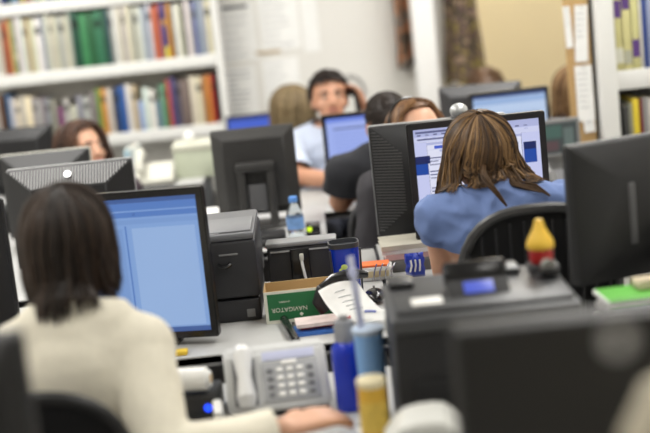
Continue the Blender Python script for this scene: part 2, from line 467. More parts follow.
# left monitors with slats / pale edge
p = at_y(71, 170, 4.45)
monitor('black monitor back with vertical slats along its top and small round badge', (p.x, 4.45, .73), R(180), .41, .33, .03, None, None, BLACK, a=.085, b=.065, d=.06, slats=('top',), badge='disc', bezel=SILVER, border=.014)
p = at_y(48, 150, 5.0)
monitor('dark monitor back with pale top edge, before the dark haired woman', (p.x - .01, 5.0, .73), R(180), .33, .31, .035, None, None, BLACK2, a=.07, b=.05, d=.05, bezel=IVORY, border=.014)
p = at_y(20, 135, 6.25)
monitor('small dark monitor behind the dark haired woman, by the bookcase', (p.x - .01, 6.25, .75), R(175), .33, .29, .01, None, None, BLACK, a=.06, b=.05, d=.04)
# far right pair
p = at_y(482, 95, 5.62)
monitor('dark grey monitor back at far right, under the hanging scarf', (p.x, 5.68, .73), R(180 - 8), .34, .30, .055, None, None, mat('far_grey_plastic', (58, 58, 60), .5), a=.05, b=.04, d=.04)
rc12 = [(0, 0, 1, .05, e('ui_far_navy', (60, 84, 140), 1)), (0, .06, 1, .16, e('ui_far_tool', (150, 178, 220), 1)), (.1, .3, .9, .32, e('ui_far_line', (160, 180, 214), 1)), (.1, .45, .8, .47, e('ui_far_line', (160, 180, 214), 1)), (.1, .6, .85, .62, e('ui_far_line', (160, 180, 214), 1))]
p = at_y(510, 104, 5.35)
monitor('far black monitor with pale blue page, beside the cork board', (p.x, 5.36, .73), R(3), .315, .27, .08, rc12, e('screen_far_pale', (186, 206, 236), 1), BLACK, border=.014)
rc14 = [(.1, .1, .6, .5, e('ui_green', (62, 92, 84), 1)), (.65, .2, .9, .9, e('ui_greygreen', (90, 104, 100), 1)), (.1, .6, .5, .9, e('ui_maroon', (84, 62, 66), 1))]
p = at_y(560, 140, 5.1)
monitor('small grey framed screen with dim green picture, below the cork board', (p.x, 5.13, .73), R(4), .17, .14, .105, rc14, e('screen_dim', (58, 66, 66), 1), MGREY, border=.012, a=.03, b=.03, d=.02, base=(.06, .05))

# laptop by the white wall
p = at_y(251, 118, 6.85)
t = thing('laptop', 'small laptop with bright blue screen behind the blonde person', 'laptop', (p.x + .01, 6.845, .72))
MB().box((0, -.09, .011), (.28, .2, .022), .005).build('keyboard_deck', DGREY, t)
s = MB(); s.m(BLACK).box((0, .025, .115), (.28, .012, .2), .004); lid = s.build('lid', None, t)
s = MB(); s.m(e('laptop_blue', (70, 100, 205), 1)).box((0, .0185, .118), (.255, .002, .17)); s.m(e('laptop_navy', (30, 50, 130), 1)).box((0, .0172, .197), (.255, .001, .012)); s.build('screen', None, lid)

# ------------------------------------------------------------------ chairs
def chair(label, loc, rotz, top, bw=.42, shell=None, back='arch', seat=.45, yb=-.2, arms=True, rb=.26, ribs=False, col=None, sr=1.0):
    t = thing('office_chair', label, 'chair', (loc[0], loc[1], 0), rotz)
    shell = shell or BLACK; col = col or FABK
    g = MB()
    for k in range(5):
        a = 2 * PI * k / 5 + .3
        g.tube([(0, 0, .1), (math.cos(a) * rb * .5, math.sin(a) * rb * .5, .09), (math.cos(a) * rb, math.sin(a) * rb, .068)], [.028, .022, .016], 8)
    g.cyl((0, 0, .06), (0, 0, .14), .035)
    g.build('star_base', shell, t)
    for k in range(5):
        a = 2 * PI * k / 5 + .3
        MB().cyl((math.cos(a) * rb - .018 * math.sin(a), math.sin(a) * rb + .018 * math.cos(a), .027), (math.cos(a) * rb + .018 * math.sin(a), math.sin(a) * rb - .018 * math.cos(a), .027), .027, seg=16, bev=.004).build('caster', GLOSS, t)
    MB().cyl((0, 0, .12), (0, 0, seat - .08), .024).build('gas_lift', CHROME, t)
    g = MB(); g.lathe([(0, -.05), (.19, -.05), (.225, -.03), (.235, 0), (.22, .02), (.15, .03), (0, .024)], 32, Matrix.Translation((0, .02, seat - .022)) @ Matrix.Diagonal((sr, sr, 1, 1)), sq=2.8)
    g.build('seat', col, t)
    if back is None: return t
    z0, z1 = seat + .12, top
    zc, hh, hw = (z0 + z1) / 2, (z1 - z0) / 2, bw / 2
    def outline(u, k=1.0):
        a = 2 * PI * u; n = 2.7
        c, s_ = math.cos(a), math.sin(a)
        q = (abs(c) ** n + abs(s_) ** n) ** (-1 / n)
        wz = (1.0 - .12 * (1 - s_ * q) * .5)
        return q * c * hw * k * wz, q * s_ * hh * k
    def P(x, z, off=0): return (x, yb + .22 * x * x / (hw * hw) * hw * .9 - .10 * (z / hh) * .35 + off, zc + z)
    g = MB()
    def fn(off):
        return lambda u, v: V(P(*outline(v, max(u, .02)), off))
    g.grid(fn(0), 8, 40, .02)
    bk = g.build('backrest', col if not ribs else mat('black_mesh_fabric', (34, 34, 35), .8, bump=.3, bscale=900), t)
    g = MB(); g.tube([P(*outline(i / 48), .0) for i in range(49)], .013, 8); g.build('back_rim', mat('rim_grey', (58, 58, 58), .4) if ribs else shell, bk)
    if ribs:
        g = MB()
        for i in range(11):
            x = (i - 5) * hw * .165
            zt = hh * (1 - abs(x / hw) ** 2.7) ** (1 / 2.7) * .9
            g.tube([P(x, zt * (1 - j / 4), -.015) for j in range(9)], .0035, 6)
        g.build('back_rib', BLACK, bk)
    g = MB(); g.tube([(0, 0, seat - .085), (0, yb * .8, seat - .08), (0, yb - .045, seat + .02), (0, yb - .035, zc)], [.024, .022, .02, .016], 8); g.build('back_bracket', shell, t)
    if arms:
        for sx in (-1, 1):
            g = MB(); g.tube([(sx * .2, .02, seat - .06), (sx * .265, .02, seat - .05), (sx * .275, .0, seat + .12), (sx * .27, -.02, seat + .19)], .014, 8)
            g.box((sx * .27, .02, seat + .20), (.055, .22, .026), .01); g.build('armrest', shell, t)
    return t
from mathutils.bvhtree import BVHTree

# ------------------------------------------------------------------ people
def capsule(t, p0, r0, p1, r1, seg=12):
    p0, p1 = V(p0), V(p1)
    for p, r in ((p0, r0), (p1, r1)):
        bmesh.ops.create_uvsphere(t, u_segments=seg, v_segments=8, radius=r, matrix=Matrix.Translation(p))
    if (p1 - p0).length > 1e-5:
        q = (p1 - p0).to_track_quat('Z', 'Y').to_matrix().to_4x4()
        bmesh.ops.create_cone(t, cap_ends=True, segments=seg, radius1=r0, radius2=r1, depth=(p1 - p0).length, matrix=Matrix.Translation((p0 + p1) / 2) @ q)
def ellip(t, c, r, rot=None):
    M = Matrix.Translation(V(c))
    if rot is not None: M = M @ rot.to_4x4()
    bmesh.ops.create_uvsphere(t, u_segments=20, v_segments=12, radius=1, matrix=M @ Matrix.Diagonal((r[0], r[1], r[2], 1)))

def blob(shapes, voxel=.008, smooth=4, grow=0.0):
    t = bmesh.new()
    for s in shapes:
        if s[0] == 'c': capsule(t, s[1], s[2] + grow, s[3], s[4] + grow)
        else: ellip(t, s[1], [x + grow for x in s[2]], s[3] if len(s) > 3 else None)
    me = bpy.data.meshes.new('tmp'); t.to_mesh(me); t.free()
    o = bpy.data.objects.new('tmp', me); COL.objects.link(o)
    m = o.modifiers.new('r', 'REMESH'); m.mode = 'VOXEL'; m.voxel_size = voxel
    m = o.modifiers.new('s', 'SMOOTH'); m.iterations = smooth; m.factor = .5
    dg = bpy.context.evaluated_depsgraph_get()
    out = bpy.data.meshes.new_from_object(o.evaluated_get(dg))
    bpy.data.objects.remove(o); bpy.data.meshes.remove(me)
    return out

def cut(bm, p, n, rad):
    p, n = V(p), V(n).normalized()
    fs = [f for f in bm.faces if (f.calc_center_median() - p).length < rad]
    g = list({v for f in fs for v in f.verts}) + list({x for f in fs for x in f.edges}) + fs
    bmesh.ops.bisect_plane(bm, geom=g, plane_co=p, plane_no=n, clear_outer=True)

def cloth(name, shapes, parent, material, voxel, grow, cuts=(), wr=.004, wf=9.0, seed=0.0, smooth=4, keep_largest=True):
    me = blob(shapes, voxel, smooth, grow)
    bm = bmesh.new(); bm.from_mesh(me)
    for p, n, r in cuts: cut(bm, p, n, r)
    if keep_largest and bm.verts:
        seen = set(); best = []
        for v in bm.verts:
            if v in seen: continue
            st = [v]; comp = []; seen.add(v)
            while st:
                q = st.pop(); comp.append(q)
                for ed in q.link_edges:
                    w = ed.other_vert(q)
                    if w not in seen: seen.add(w); st.append(w)
            if len(comp) > len(best): best = comp
        bs = set(best)
        bmesh.ops.delete(bm, geom=[v for v in bm.verts if v not in bs], context='VERTS')
    bm.normal_update()
    for v in bm.verts:
        q = v.co * wf; q.z *= .8
        k = noise.noise(q + V((seed, 0, 0))) + .5 * noise.noise(q * 2.3 + V((0, seed, 3)))
        k = 1 - abs(k) * 2.2
        f2 = noise.noise(V((v.co.x * wf * .9 + v.co.z * wf * 1.6, v.co.y * wf * 1.2, v.co.z * wf * .7 + seed)))
        v.co += v.normal * wr * (k + .7 * (1 - abs(f2) * 2.4))
    bm.to_mesh(me); bm.free()
    me.materials.clear(); me.materials.append(material); me.shade_smooth(); me.name = name
    o = bpy.data.objects.new(name, me); COL.objects.link(o); o.parent = parent
    return o

def hand_shapes(wrist, dirv, up, thumb, curl=.5, ksc=1.0):
    """up = back of the hand, thumb = side the thumb leaves on"""
    w = V(wrist); d = V(dirv).normalized(); u = V(up); u = (u - d * u.dot(d)).normalized(); s = d.cross(u)
    if s.dot(V(thumb)) < 0: s = -s
    S = []
    for k in (-.026, -.009, .009, .026):
        S.append(('c', w + d * .012 + s * k * .6, .0145 * ksc, w + d * .082 + s * k, .0125 * ksc))
    for k, L in ((.029, .070), (.010, .080), (-.010, .074), (-.028, .058)):
        p = w + d * .086 + s * k * 1.05; dd = (d + s * k * 2.0).normalized(); uu = (u - dd * u.dot(dd)).normalized(); r = .0095 * ksc
        for j, f in enumerate((.42, .32, .26)):
            ang = curl * (.55, .8, .6)[j]
            dd, uu = (dd * math.cos(ang) - uu * math.sin(ang)).normalized(), (uu * math.cos(ang) + dd * math.sin(ang)).normalized()
            q = p + dd * L * f
            S.append(('c', p, r, q, r * .92)); p = q; r *= .92
    p = w + d * .03 + s * .026; dd = (d * .65 + s * .75 - u * .25).normalized(); q = p + dd * .042
    S.append(('c', p, .0125, q, .0105)); dd = (dd + d * .5 - u * .3 * curl).normalized(); S.append(('c', q, .0105, q + dd * .03, .009))
    return S

class Person: pass
def person(label, loc, rotz, N, Hc, hpitch=0, hyaw=0, sh=.165, skin='skin_light', arms=None, shirt=None, sleeve='short', trousers=(45, 48, 60), voxel=.009, chest=.1, pz=.50, face=True, female=True, wr=.005, shirt_name='shirt', hroll=0, group=None, torso_w=1.0, legs=True, wf=9.0, drop=.03, slen=.60, kf=.40, loose=.017):
    t = thing('person', label, 'person', (loc[0], loc[1], 0), rotz, group)
    M = Matrix.Translation((loc[0], loc[1], 0)) @ Matrix.Rotation(rotz, 4, 'Z'); Mi = M.inverted()
    N, Hc = V(N), V(Hc); P = V((0, 0, pz)); l = (N - P).normalized()
    q = Person(); q.t = t; q.M = M; q.Mi = Mi
    hr = RZ(R(hyaw)) @ RX(R(-hpitch)) @ RY(R(hroll)); q.hm = Matrix.Translation(Hc) @ hr.to_4x4()
    H = lambda x, y, z: q.hm @ V((x, y, z))
    up = lambda k: P.lerp(N, k)
    tw = torso_w
    lr = RX(-math.atan2(l.y, l.z))
    S0 = N - l * .05; SL, SR = S0 - l * drop + V((-sh, -.005, 0)), S0 - l * drop + V((sh, -.005, 0))
    torso = [('e', P + V((0, -.005, .02)), (.165 * tw, .115, .11)), ('e', up(.3), (.135 * tw, .1, .12), lr), ('e', up(.55), (.14 * tw, .1, .13), lr), ('e', up(.75), (.145 * tw, .1, .12), lr),
             ('c', SL, .052, S0, .07), ('c', SR, .052, S0, .07), ('c', S0 - l * .04 + V((-sh * .62, .0, 0)), .07, S0 - l * .04 + V((sh * .62, 0, 0)), .07),
             ('c', N - l * .02 + V((-.06, -.01, -.012)), .045, N + V((.06, -.01, -.012)) - l * .02, .045)]
    if female: torso += [('e', up(.62) + V((-.065, chest * .62, 0)), (.06, .055, .07)), ('e', up(.62) + V((.065, chest * .62, 0)), (.06, .055, .07))]
    neck = [('c', N - l * .03, .055, H(0, -.02, -.06), .047)]
    head = [('e', H(0, -.012, .028), (.074, .093, .084), hr), ('e', H(0, .022, -.03), (.060, .066, .078), hr), ('c', H(-.022, .055, -.083), .026, H(.022, .055, -.083), .026),
            ('c', H(0, .084, .0), .010, H(0, .099, -.03), .013), ('c', H(-.012, .086, -.034), .009, H(.012, .086, -.034), .009), ('c', H(-.036, .07, .018), .012, H(.036, .07, .018), .012),
            ('c', H(-.018, .078, -.06), .008, H(.018, .078, -.06), .008), ('e', H(-.045, .05, -.03), (.022, .024, .026), hr), ('e', H(.045, .05, -.03), (.022, .024, .026), hr),
            ('e', H(-.075, -.008, -.012), (.010, .02, .031), hr), ('e', H(.075, -.008, -.012), (.010, .02, .031), hr)]
    armS, slv, cuts = [], [], []
    arms = arms or {}
    for side, sp, sx in (('L', SL, -1), ('R', SR, 1)):
        a = arms.get(side)
        if a is None: a = dict(e=sp + V((sx * .05, .03, -.25)), w=sp + V((sx * -.02, .28, -.24)), loc=True)
        E, W = (V(a['e']), V(a['w'])) if a.get('loc') else (Mi @ V(a['e']), Mi @ V(a['w']))
        rot3 = Mi.to_3x3()
        d = rot3 @ V(a['hd']) if 'hd' in a else (W - E)
        u = rot3 @ V(a['hu']) if 'hu' in a else V((0, 0, 1))
        th = rot3 @ V(a['ht']) if 'ht' in a else V((-sx, 0, 0))
        fr = .9 if female else 1.05
        ua = ('c', sp, .052 * fr, sp.lerp(E, .45), .046 * fr); ub = ('c', sp.lerp(E, .45), .046 * fr, E, .039 * fr)
        fa = ('c', E, .039 * fr, E.lerp(W, .35), .039 * fr); fb = ('c', E.lerp(W, .35), .039 * fr, W, .026 * fr)
        armS += [ua, ub, fa, fb] + hand_shapes(W, d, u, th, a.get('curl', .5))
        if sleeve == 'short':
            c = sp.lerp(E, slen); slv += [ua, ('c', sp.lerp(E, max(.02, slen - .17)), .05 * fr, sp.lerp(E, slen + .1), .052 * fr)]; cuts.append((c, E - sp, .11))
        else:
            c = E.lerp(W, .93); slv += [ua, ub, fa, fb]; cuts.append((c, W - E, .07))
    hipL, hipR = P + V((-.09, .02, -.02)), P + V((.09, .02, -.02))
    leg = []
    if legs:
        for hp, sx in ((hipL, -1), (hipR, 1)):
            k = V((sx * .10, kf, pz - .01)); an = V((sx * .11, kf - .02, .09))
            leg += [('c', hp, .083, k, .056), ('c', k, .054, k.lerp(an, .35) + V((0, -.012, 0)), .054), ('c', k.lerp(an, .35) + V((0, -.012, 0)), .052, an, .036)]
    me = blob(torso + neck + head + armS + leg, voxel if voxel < .009 else .009 if face else .011, 3)
    me.materials.clear(); me.materials.append(mat(skin, {'skin_light': (208, 160, 132), 'skin_tan': (190, 140, 112)}[skin], .5, var=.05, sss=.15, bump=.1, bscale=400)); me.shade_smooth(); me.name = 'body'
    o = bpy.data.objects.new('body', me); COL.objects.link(o); o.parent = t; q.body = o
    if face:
        for sx in (-1, 1):
            g = MB(); g.m(mat('eye_white', (205, 198, 190), .4)).ell(H(sx * .03, .0785, .001), (.011, .010, .0055), hr, 12, 8); g.m(mat('eye_iris', (50, 36, 28), .4)).ell(H(sx * .03, .0868, .001), (.0055, .003, .0052), hr, 10, 6); g.build('eye', None, o)
            MB().tube([H(sx * .013, .089, .018), H(sx * .03, .09, .024), H(sx * .047, .079, .02)], [.0035, .0055, .003], 6).build('eyebrow', mat('brow_brown', (52, 38, 30), .8), o)
        MB().tube([H(-.024, .079, -.06), H(-.01, .088, -.057), H(0, .087, -.059), H(.01, .088, -.057), H(.024, .079, -.06)], [.002, .006, .0065, .006, .002], 8).build('lips', mat('lip_rose', (176, 108, 98), .45), o)
    cuts.append((N + l * .012 + V((0, .02, 0)), l + V((0, .35, 0)), .13))
    hem = P + V((0, 0, -.01)); cuts.append((hem, (0, 0, -1), .3))
    q.shirt = cloth(shirt_name, torso + slv + [('c', N - l * .03, .058, N + l * .02, .05)], t, shirt, voxel, loose, cuts, wr, seed=loc[0] * 7, smooth=22, wf=wf)
    tm = mat('trousers_%d_%d_%d' % tuple(trousers), trousers, .9, bump=.3, bscale=600, var=.1)
    if legs:
        tc = [((sx * .11, kf - .02, .10), (0, 0, -1), .12) for sx in (-1, 1)] + [(P + V((0, 0, .08)), (0, 0, 1), .3)]
        cloth('trousers', [('e', P, (.165 * tw, .118, .10))] + leg, t, tm, .012, .012, tc, .004)
        for sx in (-1, 1):
            g = MB(); fy = kf - .40; g.tube([(sx * .11, fy + .345, .045), (sx * .11, fy + .40, .05), (sx * .115, fy + .47, .04), (sx * .12, fy + .55, .032), (sx * .122, fy + .575, .03)], [.036, .046, .044, .036, .018], 12)
            g.box((sx * .115, fy + .455, .012), (.08, .245, .02), .008); g.build('shoe', mat('dark_shoe_leather', (36, 32, 30), .4), t)
    q.SL, q.SR, q.N, q.l = SL, SR, N, l
    return q

def sstep(x): x = max(0, min(1, x)); return x * x * (3 - 2 * x)
def hair(q, cols, n=420, radii=(.09, .108, .102), off=(0, -.014, .022), length=lambda az: .2, flare=lambda az: 0.0, face_gap=62, part=0.0, r0=.0048, wave=.006, seed=1, curl_in=0.0, sweep=None, phi_max=96, name='hair', cap=1.0, wob=.1, hgrav=None):
    """strands leave a parting, follow the skull and then hang; az measured from the back of the head, -180..180, + = person's right"""
    rn = random.Random(seed); g = MB(); ms = [mat('hair_%02d%02d%02d' % tuple(c), c, .5, var=.15, scale=60, spec=.28) for c in cols]
    O = V(off); rx, ry, rz = radii
    def surf(az, phi, k=1.0):
        s_ = math.sin(phi)
        return q.hm @ (O + V((rx * k * s_ * math.sin(az), -ry * k * s_ * math.cos(az), rz * k * math.cos(phi))))
    ctr = q.hm @ O
    bvh = BVHTree.FromPolygons([v.co for v in q.shirt.data.vertices], [p_.vertices for p_ in q.shirt.data.polygons])
    def push(p_):
        loc, nr, _i, _d = bvh.find_nearest(p_)
        if loc is not None and _d < .03 and (p_ - loc).dot(nr) < .006: return loc + nr * .007
        return p_
    lim = R(180 - face_gap)
    for i in range(n):
        az0 = rn.uniform(-PI, PI); cl = int(az0 * 9)
        az1 = az0
        if abs(az0) > lim:
            sgn = 1 if (az0 > 0) else -1
            az1 = sgn * lim * rn.uniform(.86, 1.0)
        k = rn.uniform(.93, 1.04); ph0 = R(rn.choice((4, 8, 14, 22, 35, 50)) + rn.uniform(0, 8)); pm = R(phi_max + rn.uniform(-6, 6))
        if abs(az0) > lim: ph0 = R(rn.uniform(4, 26))
        pts, rad = [], []
        m1 = 9
        w1, w2 = rn.uniform(0, 6), noise.noise(V((cl * .7, seed, 0))) * 3
        for j in range(m1):
            u = j / (m1 - 1); az = az0 + (az1 - az0) * sstep(u * 1.6); az += wob * math.sin(u * 5 + w2) * u
            pts.append(surf(az, ph0 + (pm - ph0) * u, k)); rad.append(r0 * (.55 + .45 * min(1, u * 3)))
        e0 = pts[-1]; out = e0 - ctr; out.z = 0; out = out.normalized() if out.length > 1e-4 else V((0, -1, 0))
        L = length(math.degrees(az1)) * rn.uniform(.86, 1.04); fl = flare(math.degrees(az1)); m2 = 9
        sw = sweep(math.degrees(az1)) if sweep else V((0, 0, 0))
        td = (pts[-1] - pts[-2]).normalized()
        p = e0.copy(); side = V((-out.y, out.x, 0))
        for j in range(1, m2 + 1):
            u = j / m2
            gdir = V((0, 0, -1)) if hgrav is None else hgrav
            dr = td.lerp((gdir + out * (fl - curl_in * u * u) + V(sw) * u).normalized(), min(1, .35 + u)).normalized()
            p = push(p + dr * (L / m2))
            w = wave * u * (math.sin(u * 7 + w2 * 2 + az0 * 3) + .5 * math.sin(u * 13 + w1))
            pts.append(p + side * w + out * w * .5)
            rad.append(r0 * (1.0 if u < .6 else max(.12, (1 - u) / .4)))
        g.m(ms[min(len(ms) - 1, int(abs(noise.noise(V((az0 * 5, seed * 1.3, 2.0)))) * 2.2 * len(ms)) if rn.random() < .6 else rn.randrange(len(ms)))])
        g.tube(pts, rad, 5, flat=.75)
    # scalp under the strands
    t = bmesh.new(); bmesh.ops.create_uvsphere(t, u_segments=28, v_segments=18, radius=1)
    kill = [v for v in t.verts if v.co.z < -.25 - .0 * v.co.y or (v.co.y > .25 and v.co.z < .62 - .0 * abs(v.co.x)) and abs(v.co.x) < 2]
    bmesh.ops.delete(t, geom=kill, context='VERTS')
    g.m(ms[0])._merge(t, q.hm @ Matrix.Translation(O) @ Matrix.Diagonal((rx * .95 * cap, ry * .95 * cap, rz * .95 * cap, 1)))
    return g.build(name, None, q.t)

def short_hair(q, cols, n=900, L=.022, seed=2, front=.55, thick=.008):
    rn = random.Random(seed); g = MB(); ms = [mat('hair_%02d%02d%02d' % tuple(c), c, .5, var=.15, scale=60) for c in cols]
    def ok(v): return not ((v.y > .2 and v.z < front) or (v.z < -.15 and v.y > -.35) or v.z < -.55)
    t = bmesh.new(); bmesh.ops.create_uvsphere(t, u_segments=40, v_segments=26, radius=1)
    bmesh.ops.delete(t, geom=[v for v in t.verts if not ok(v.co)], context='VERTS')
    T = q.hm @ Matrix.Translation((0, -.012, .03)) @ Matrix.Diagonal((.0775 + thick * .4, .096 + thick * .4, .086 + thick * .7, 1))
    g.m(ms[0])._merge(t, T)
    for i in range(n):
        v = V((rn.gauss(0, 1), rn.gauss(0, 1), rn.gauss(0, 1))).normalized()
        if not ok(v): continue
        p = T @ v; nrm = (q.hm.to_3x3() @ v).normalized(); fw = q.hm.to_3x3() @ V((.35 if v.x > -.2 else -.5, .55 if v.z > .4 else -.1, -.5)); fw -= nrm * fw.dot(nrm)
        fw = fw.normalized() + V((rn.gauss(0, .12), rn.gauss(0, .12), rn.gauss(0, .12)))
        g.m(rn.choice(ms)).tube([p - nrm * .003, p + nrm * .004 + fw * L * .4, p + nrm * .005 + fw * L], [.0026, .0024, .0006], 4)
    return g.build('hair', None, q.t)

def headpos(px, pytop, Y):
    c = at_y(px, pytop, Y); return V((c.x, Y, c.z - .122))
SHIRT_CREAM = mat('cream_knit', (226, 220, 202), .95, var=.05, scale=60, bump=.4, bscale=350)
SHIRT_BLUE = mat('blue_cotton', (100, 121, 168), .85, var=.05, scale=40, bump=.25, bscale=600)
SHIRT_BLK = mat('black_cotton', (38, 39, 44), .9, var=.1, bump=.3, bscale=500)

# --- woman in cream, near left
hp = headpos(56, 186, 2.72)
y1 = 2.62
rt = R(-6)
cream = person('woman in a cream knit top with dark bobbed hair, back to the viewer', (hp.x + .0, y1), rt, (0.02, .02, hp.z - .12), (0, 2.72 - y1, hp.z + .004), hpitch=-8, hyaw=4, sh=.122, sleeve='long', shirt=SHIRT_CREAM, shirt_name='cream_top',
    arms={'R': dict(e=(-.345, 2.46, .765), w=(-.125, 2.535, .775), hd=(.85, .52, .0), hu=(0, -.2, 1), ht=(0, 1, 0), curl=.32), 'L': dict(e=(hp.x - .25, 2.66, .76), w=(hp.x - .15, 2.9, .67))}, trousers=(44, 46, 56), voxel=.006, wr=.0025, wf=7, loose=.019)
hair(cream, [(32, 25, 20), (46, 36, 29), (58, 45, 36)], n=520, radii=(.090, .110, .104), off=(0, -.014, .020), length=lambda az: .105 if abs(az) < 45 else (.11 if abs(az) < 80 else .115), flare=lambda az: .03, curl_in=.05, r0=.0052, wave=.004, seed=4, wob=.06)
chair('black office chair with curved back under the woman in cream', (hp.x - .045, y1 - .02), rt + R(4), .935, bw=.38, seat=.37, yb=-.19)
# --- woman in blue, focus
hp = headpos(477, 109, 3.55)
y2 = 3.40
blue = person('woman in a blue short sleeved shirt with long brown hair, seen from behind', (hp.x + .042, y2), R(0), (-.015, .06, hp.z - .090), (-.045, .15, hp.z - .0), hpitch=-16, hyaw=0, sh=.158, slen=.21, loose=.014, drop=.0, sleeve='short', shirt=SHIRT_BLUE, shirt_name='blue_shirt',
    arms={'L': dict(e=(hp.x - .118, 3.53, .785), w=(hp.x - .06, 3.78, .79), hd=(.25, 1, -.1), hu=(0, 0, 1), ht=(1, 0, 0)), 'R': dict(e=(hp.x + .25, 3.55, .775), w=(hp.x + .15, 3.78, .79), hd=(-.25, 1, -.1), hu=(0, 0, 1), ht=(-1, 0, 0))}, voxel=.006, wr=.008, wf=11, trousers=(60, 66, 84), kf=.32)
def len2(az):      # long on the left (negative az), swept on the right
    if az < -70: return .20
    if az < -35: return .115
    if az > 55: return .11
    return .015
def swp2(az):
    if az > 40: return (.55, -.1, .25)
    if az < -60: return (-.02, -.02, 0)
    return (.05, -.12, .1)
hair(blue, [(50, 36, 25), (74, 54, 34), (98, 73, 46), (128, 99, 64)], n=1250, radii=(.092, .112, .102), off=(0, -.014, .020), length=len2, flare=lambda az: .26 if az < 0 else .22, sweep=swp2, r0=.0035, wave=.008, seed=11, wob=.12, phi_max=92)
g = MB(); Hh = V((hp.x, 3.6, hp.z))
def lock(pts, n, spread, seed, r=.0032):
    rn = random.Random(seed)
    for i in range(n):
        o_ = V((rn.gauss(0, spread), rn.gauss(0, spread * .6), rn.gauss(0, spread)))
        g.tube([blue.Mi @ (V(p) + o_ * (1 - .75 * j / (len(pts) - 1))) for j, p in enumerate(pts)], [r, r, r * .9, r * .8, r * .25], 5)
g.m(_mats['hair_745434'])
def bp(px, py, y): return at_y(px, py, y)
lock([bp(484, 160, 3.45), bp(484, 174, 3.385), bp(490, 184, 3.365), bp(499, 195, 3.36), bp(507, 206, 3.355)], 9, .0035, 5)
lock([bp(500, 165, 3.47), bp(508, 176, 3.42), bp(514, 184, 3.40), bp(527, 188, 3.39), bp(541, 192, 3.375)], 9, .004, 6)
g.m(_mats['hair_987348'] if 'hair_987348' in _mats else _mats['hair_745434'])
lock([bp(503, 160, 3.48), bp(514, 175, 3.43), bp(522, 185, 3.40), bp(536, 187, 3.385), bp(550, 196, 3.375)], 8, .005, 8)
g.build('loose_lock', None, blue.t)
chair('black mesh office chair with arched ribbed back under the woman in blue', (hp.x + .085, y2 - .03), R(-3), 1.03, bw=.40, seat=.37, yb=-.17, ribs=True, arms=False)

# --- man with the phone
hp = headpos(327, 73, 6.05)
y3 = 6.12
phone_man = person('man in a pale shirt holding a black phone to his ear', (hp.x, y3), PI, (0, .0, hp.z - .115), (0, y3 - 6.05, hp.z + .004), hpitch=-14, hyaw=6, sh=.185, shirt=mat('pale_blue_shirt', (196, 206, 226), .85, var=.06, bump=.2), sleeve='short', female=False, skin='skin_tan', shirt_name='pale_shirt', wr=.004, slen=.93,
    arms={'L': dict(e=(hp.x + .25, 6.0, .80), w=(hp.x + .155, 6.03, .975), hd=(-.28, .10, 1), hu=(1, .3, .2), ht=(0, -1, .3), curl=.55), 'R': dict(e=(hp.x - .17, 5.88, .745), w=(hp.x + .01, 5.62, .752), hd=(1, -.25, .0), hu=(0, 0, 1), ht=(0, -1, 0))}, torso_w=1.08)
short_hair(phone_man, [(34, 26, 22), (48, 36, 30)], n=2400, L=.022, front=.46, thick=.022, seed=3)
pe = phone_man.M @ (phone_man.hm @ V((-.094, .015, -.03)))
t = thing('telephone_handset', 'black telephone handset held to the ear of the pale shirted man', 'telephone', pe)
MB().tube([(0, .012, .045), (.014, 0, .06), (.024, -.01, .02), (.026, -.02, -.04), (.018, -.035, -.085), (.0, -.05, -.095)], [.018, .019, .013, .013, .018, .017], 12).build('handset_body', GLOSS, t)
chair('grey backed office chair under the man on the phone', (hp.x, 6.165), PI, .93, sr=.7, col=mat('grey_fabric', (120, 120, 120), .9), seat=.37, yb=-.17, rb=.24, arms=False)

# --- blonde woman at the wall
hp = headpos(291, 85, 6.52)
blonde = person('long haired dark blonde person with back turned, beside the wall papers', (hp.x, 6.47), R(8), (0, 0, hp.z - .11), (0, .05, hp.z), sh=.16, shirt=mat('grey_blue_knit', (150, 160, 180), .9), sleeve='long', shirt_name='grey_top', face=False, pz=.48)
hair(blonde, [(120, 104, 76), (146, 126, 94), (98, 82, 58)], n=420, radii=(.104, .116, .104), off=(0, -.014, .02), length=lambda az: .22, flare=lambda az: .1, r0=.0062, seed=21)
chair('black office chair under the long haired blonde person', (hp.x, 6.5), R(8), .82, back=None, sr=.65, bw=.36, seat=.35, yb=-.17, rb=.22, arms=False)

# --- man in black
hp = headpos(385, 91, 5.02)
y5 = 5.01
dark_man = person('man in a black short sleeved shirt with cropped dark hair, back turned', (hp.x - .0, y5), R(12), (0, 0, hp.z - .075), (0, 5.03 - y5, hp.z), sh=.185, shirt=SHIRT_BLK, female=False, sleeve='short', face=False, shirt_name='black_shirt', torso_w=1.05, skin='skin_tan',
    arms={'L': dict(e=(hp.x - .205, 5.0, .77), w=(hp.x - .17, 5.19, .765)), 'R': dict(e=(hp.x + .24, 5.05, .80), w=(hp.x + .17, 5.2, .765))})
short_hair(dark_man, [(42, 33, 28), (54, 43, 36)], n=2200, L=.007, front=.5, thick=.002, seed=5)
chair('grey low backed office chair behind the man in black', (hp.x - .04, 4.955), R(12), .83, sr=.8, bw=.36, col=mat('dim_grey_fabric', (98, 98, 98), .9), shell=DGREY, seat=.37, yb=-.16, rb=.22, arms=False)

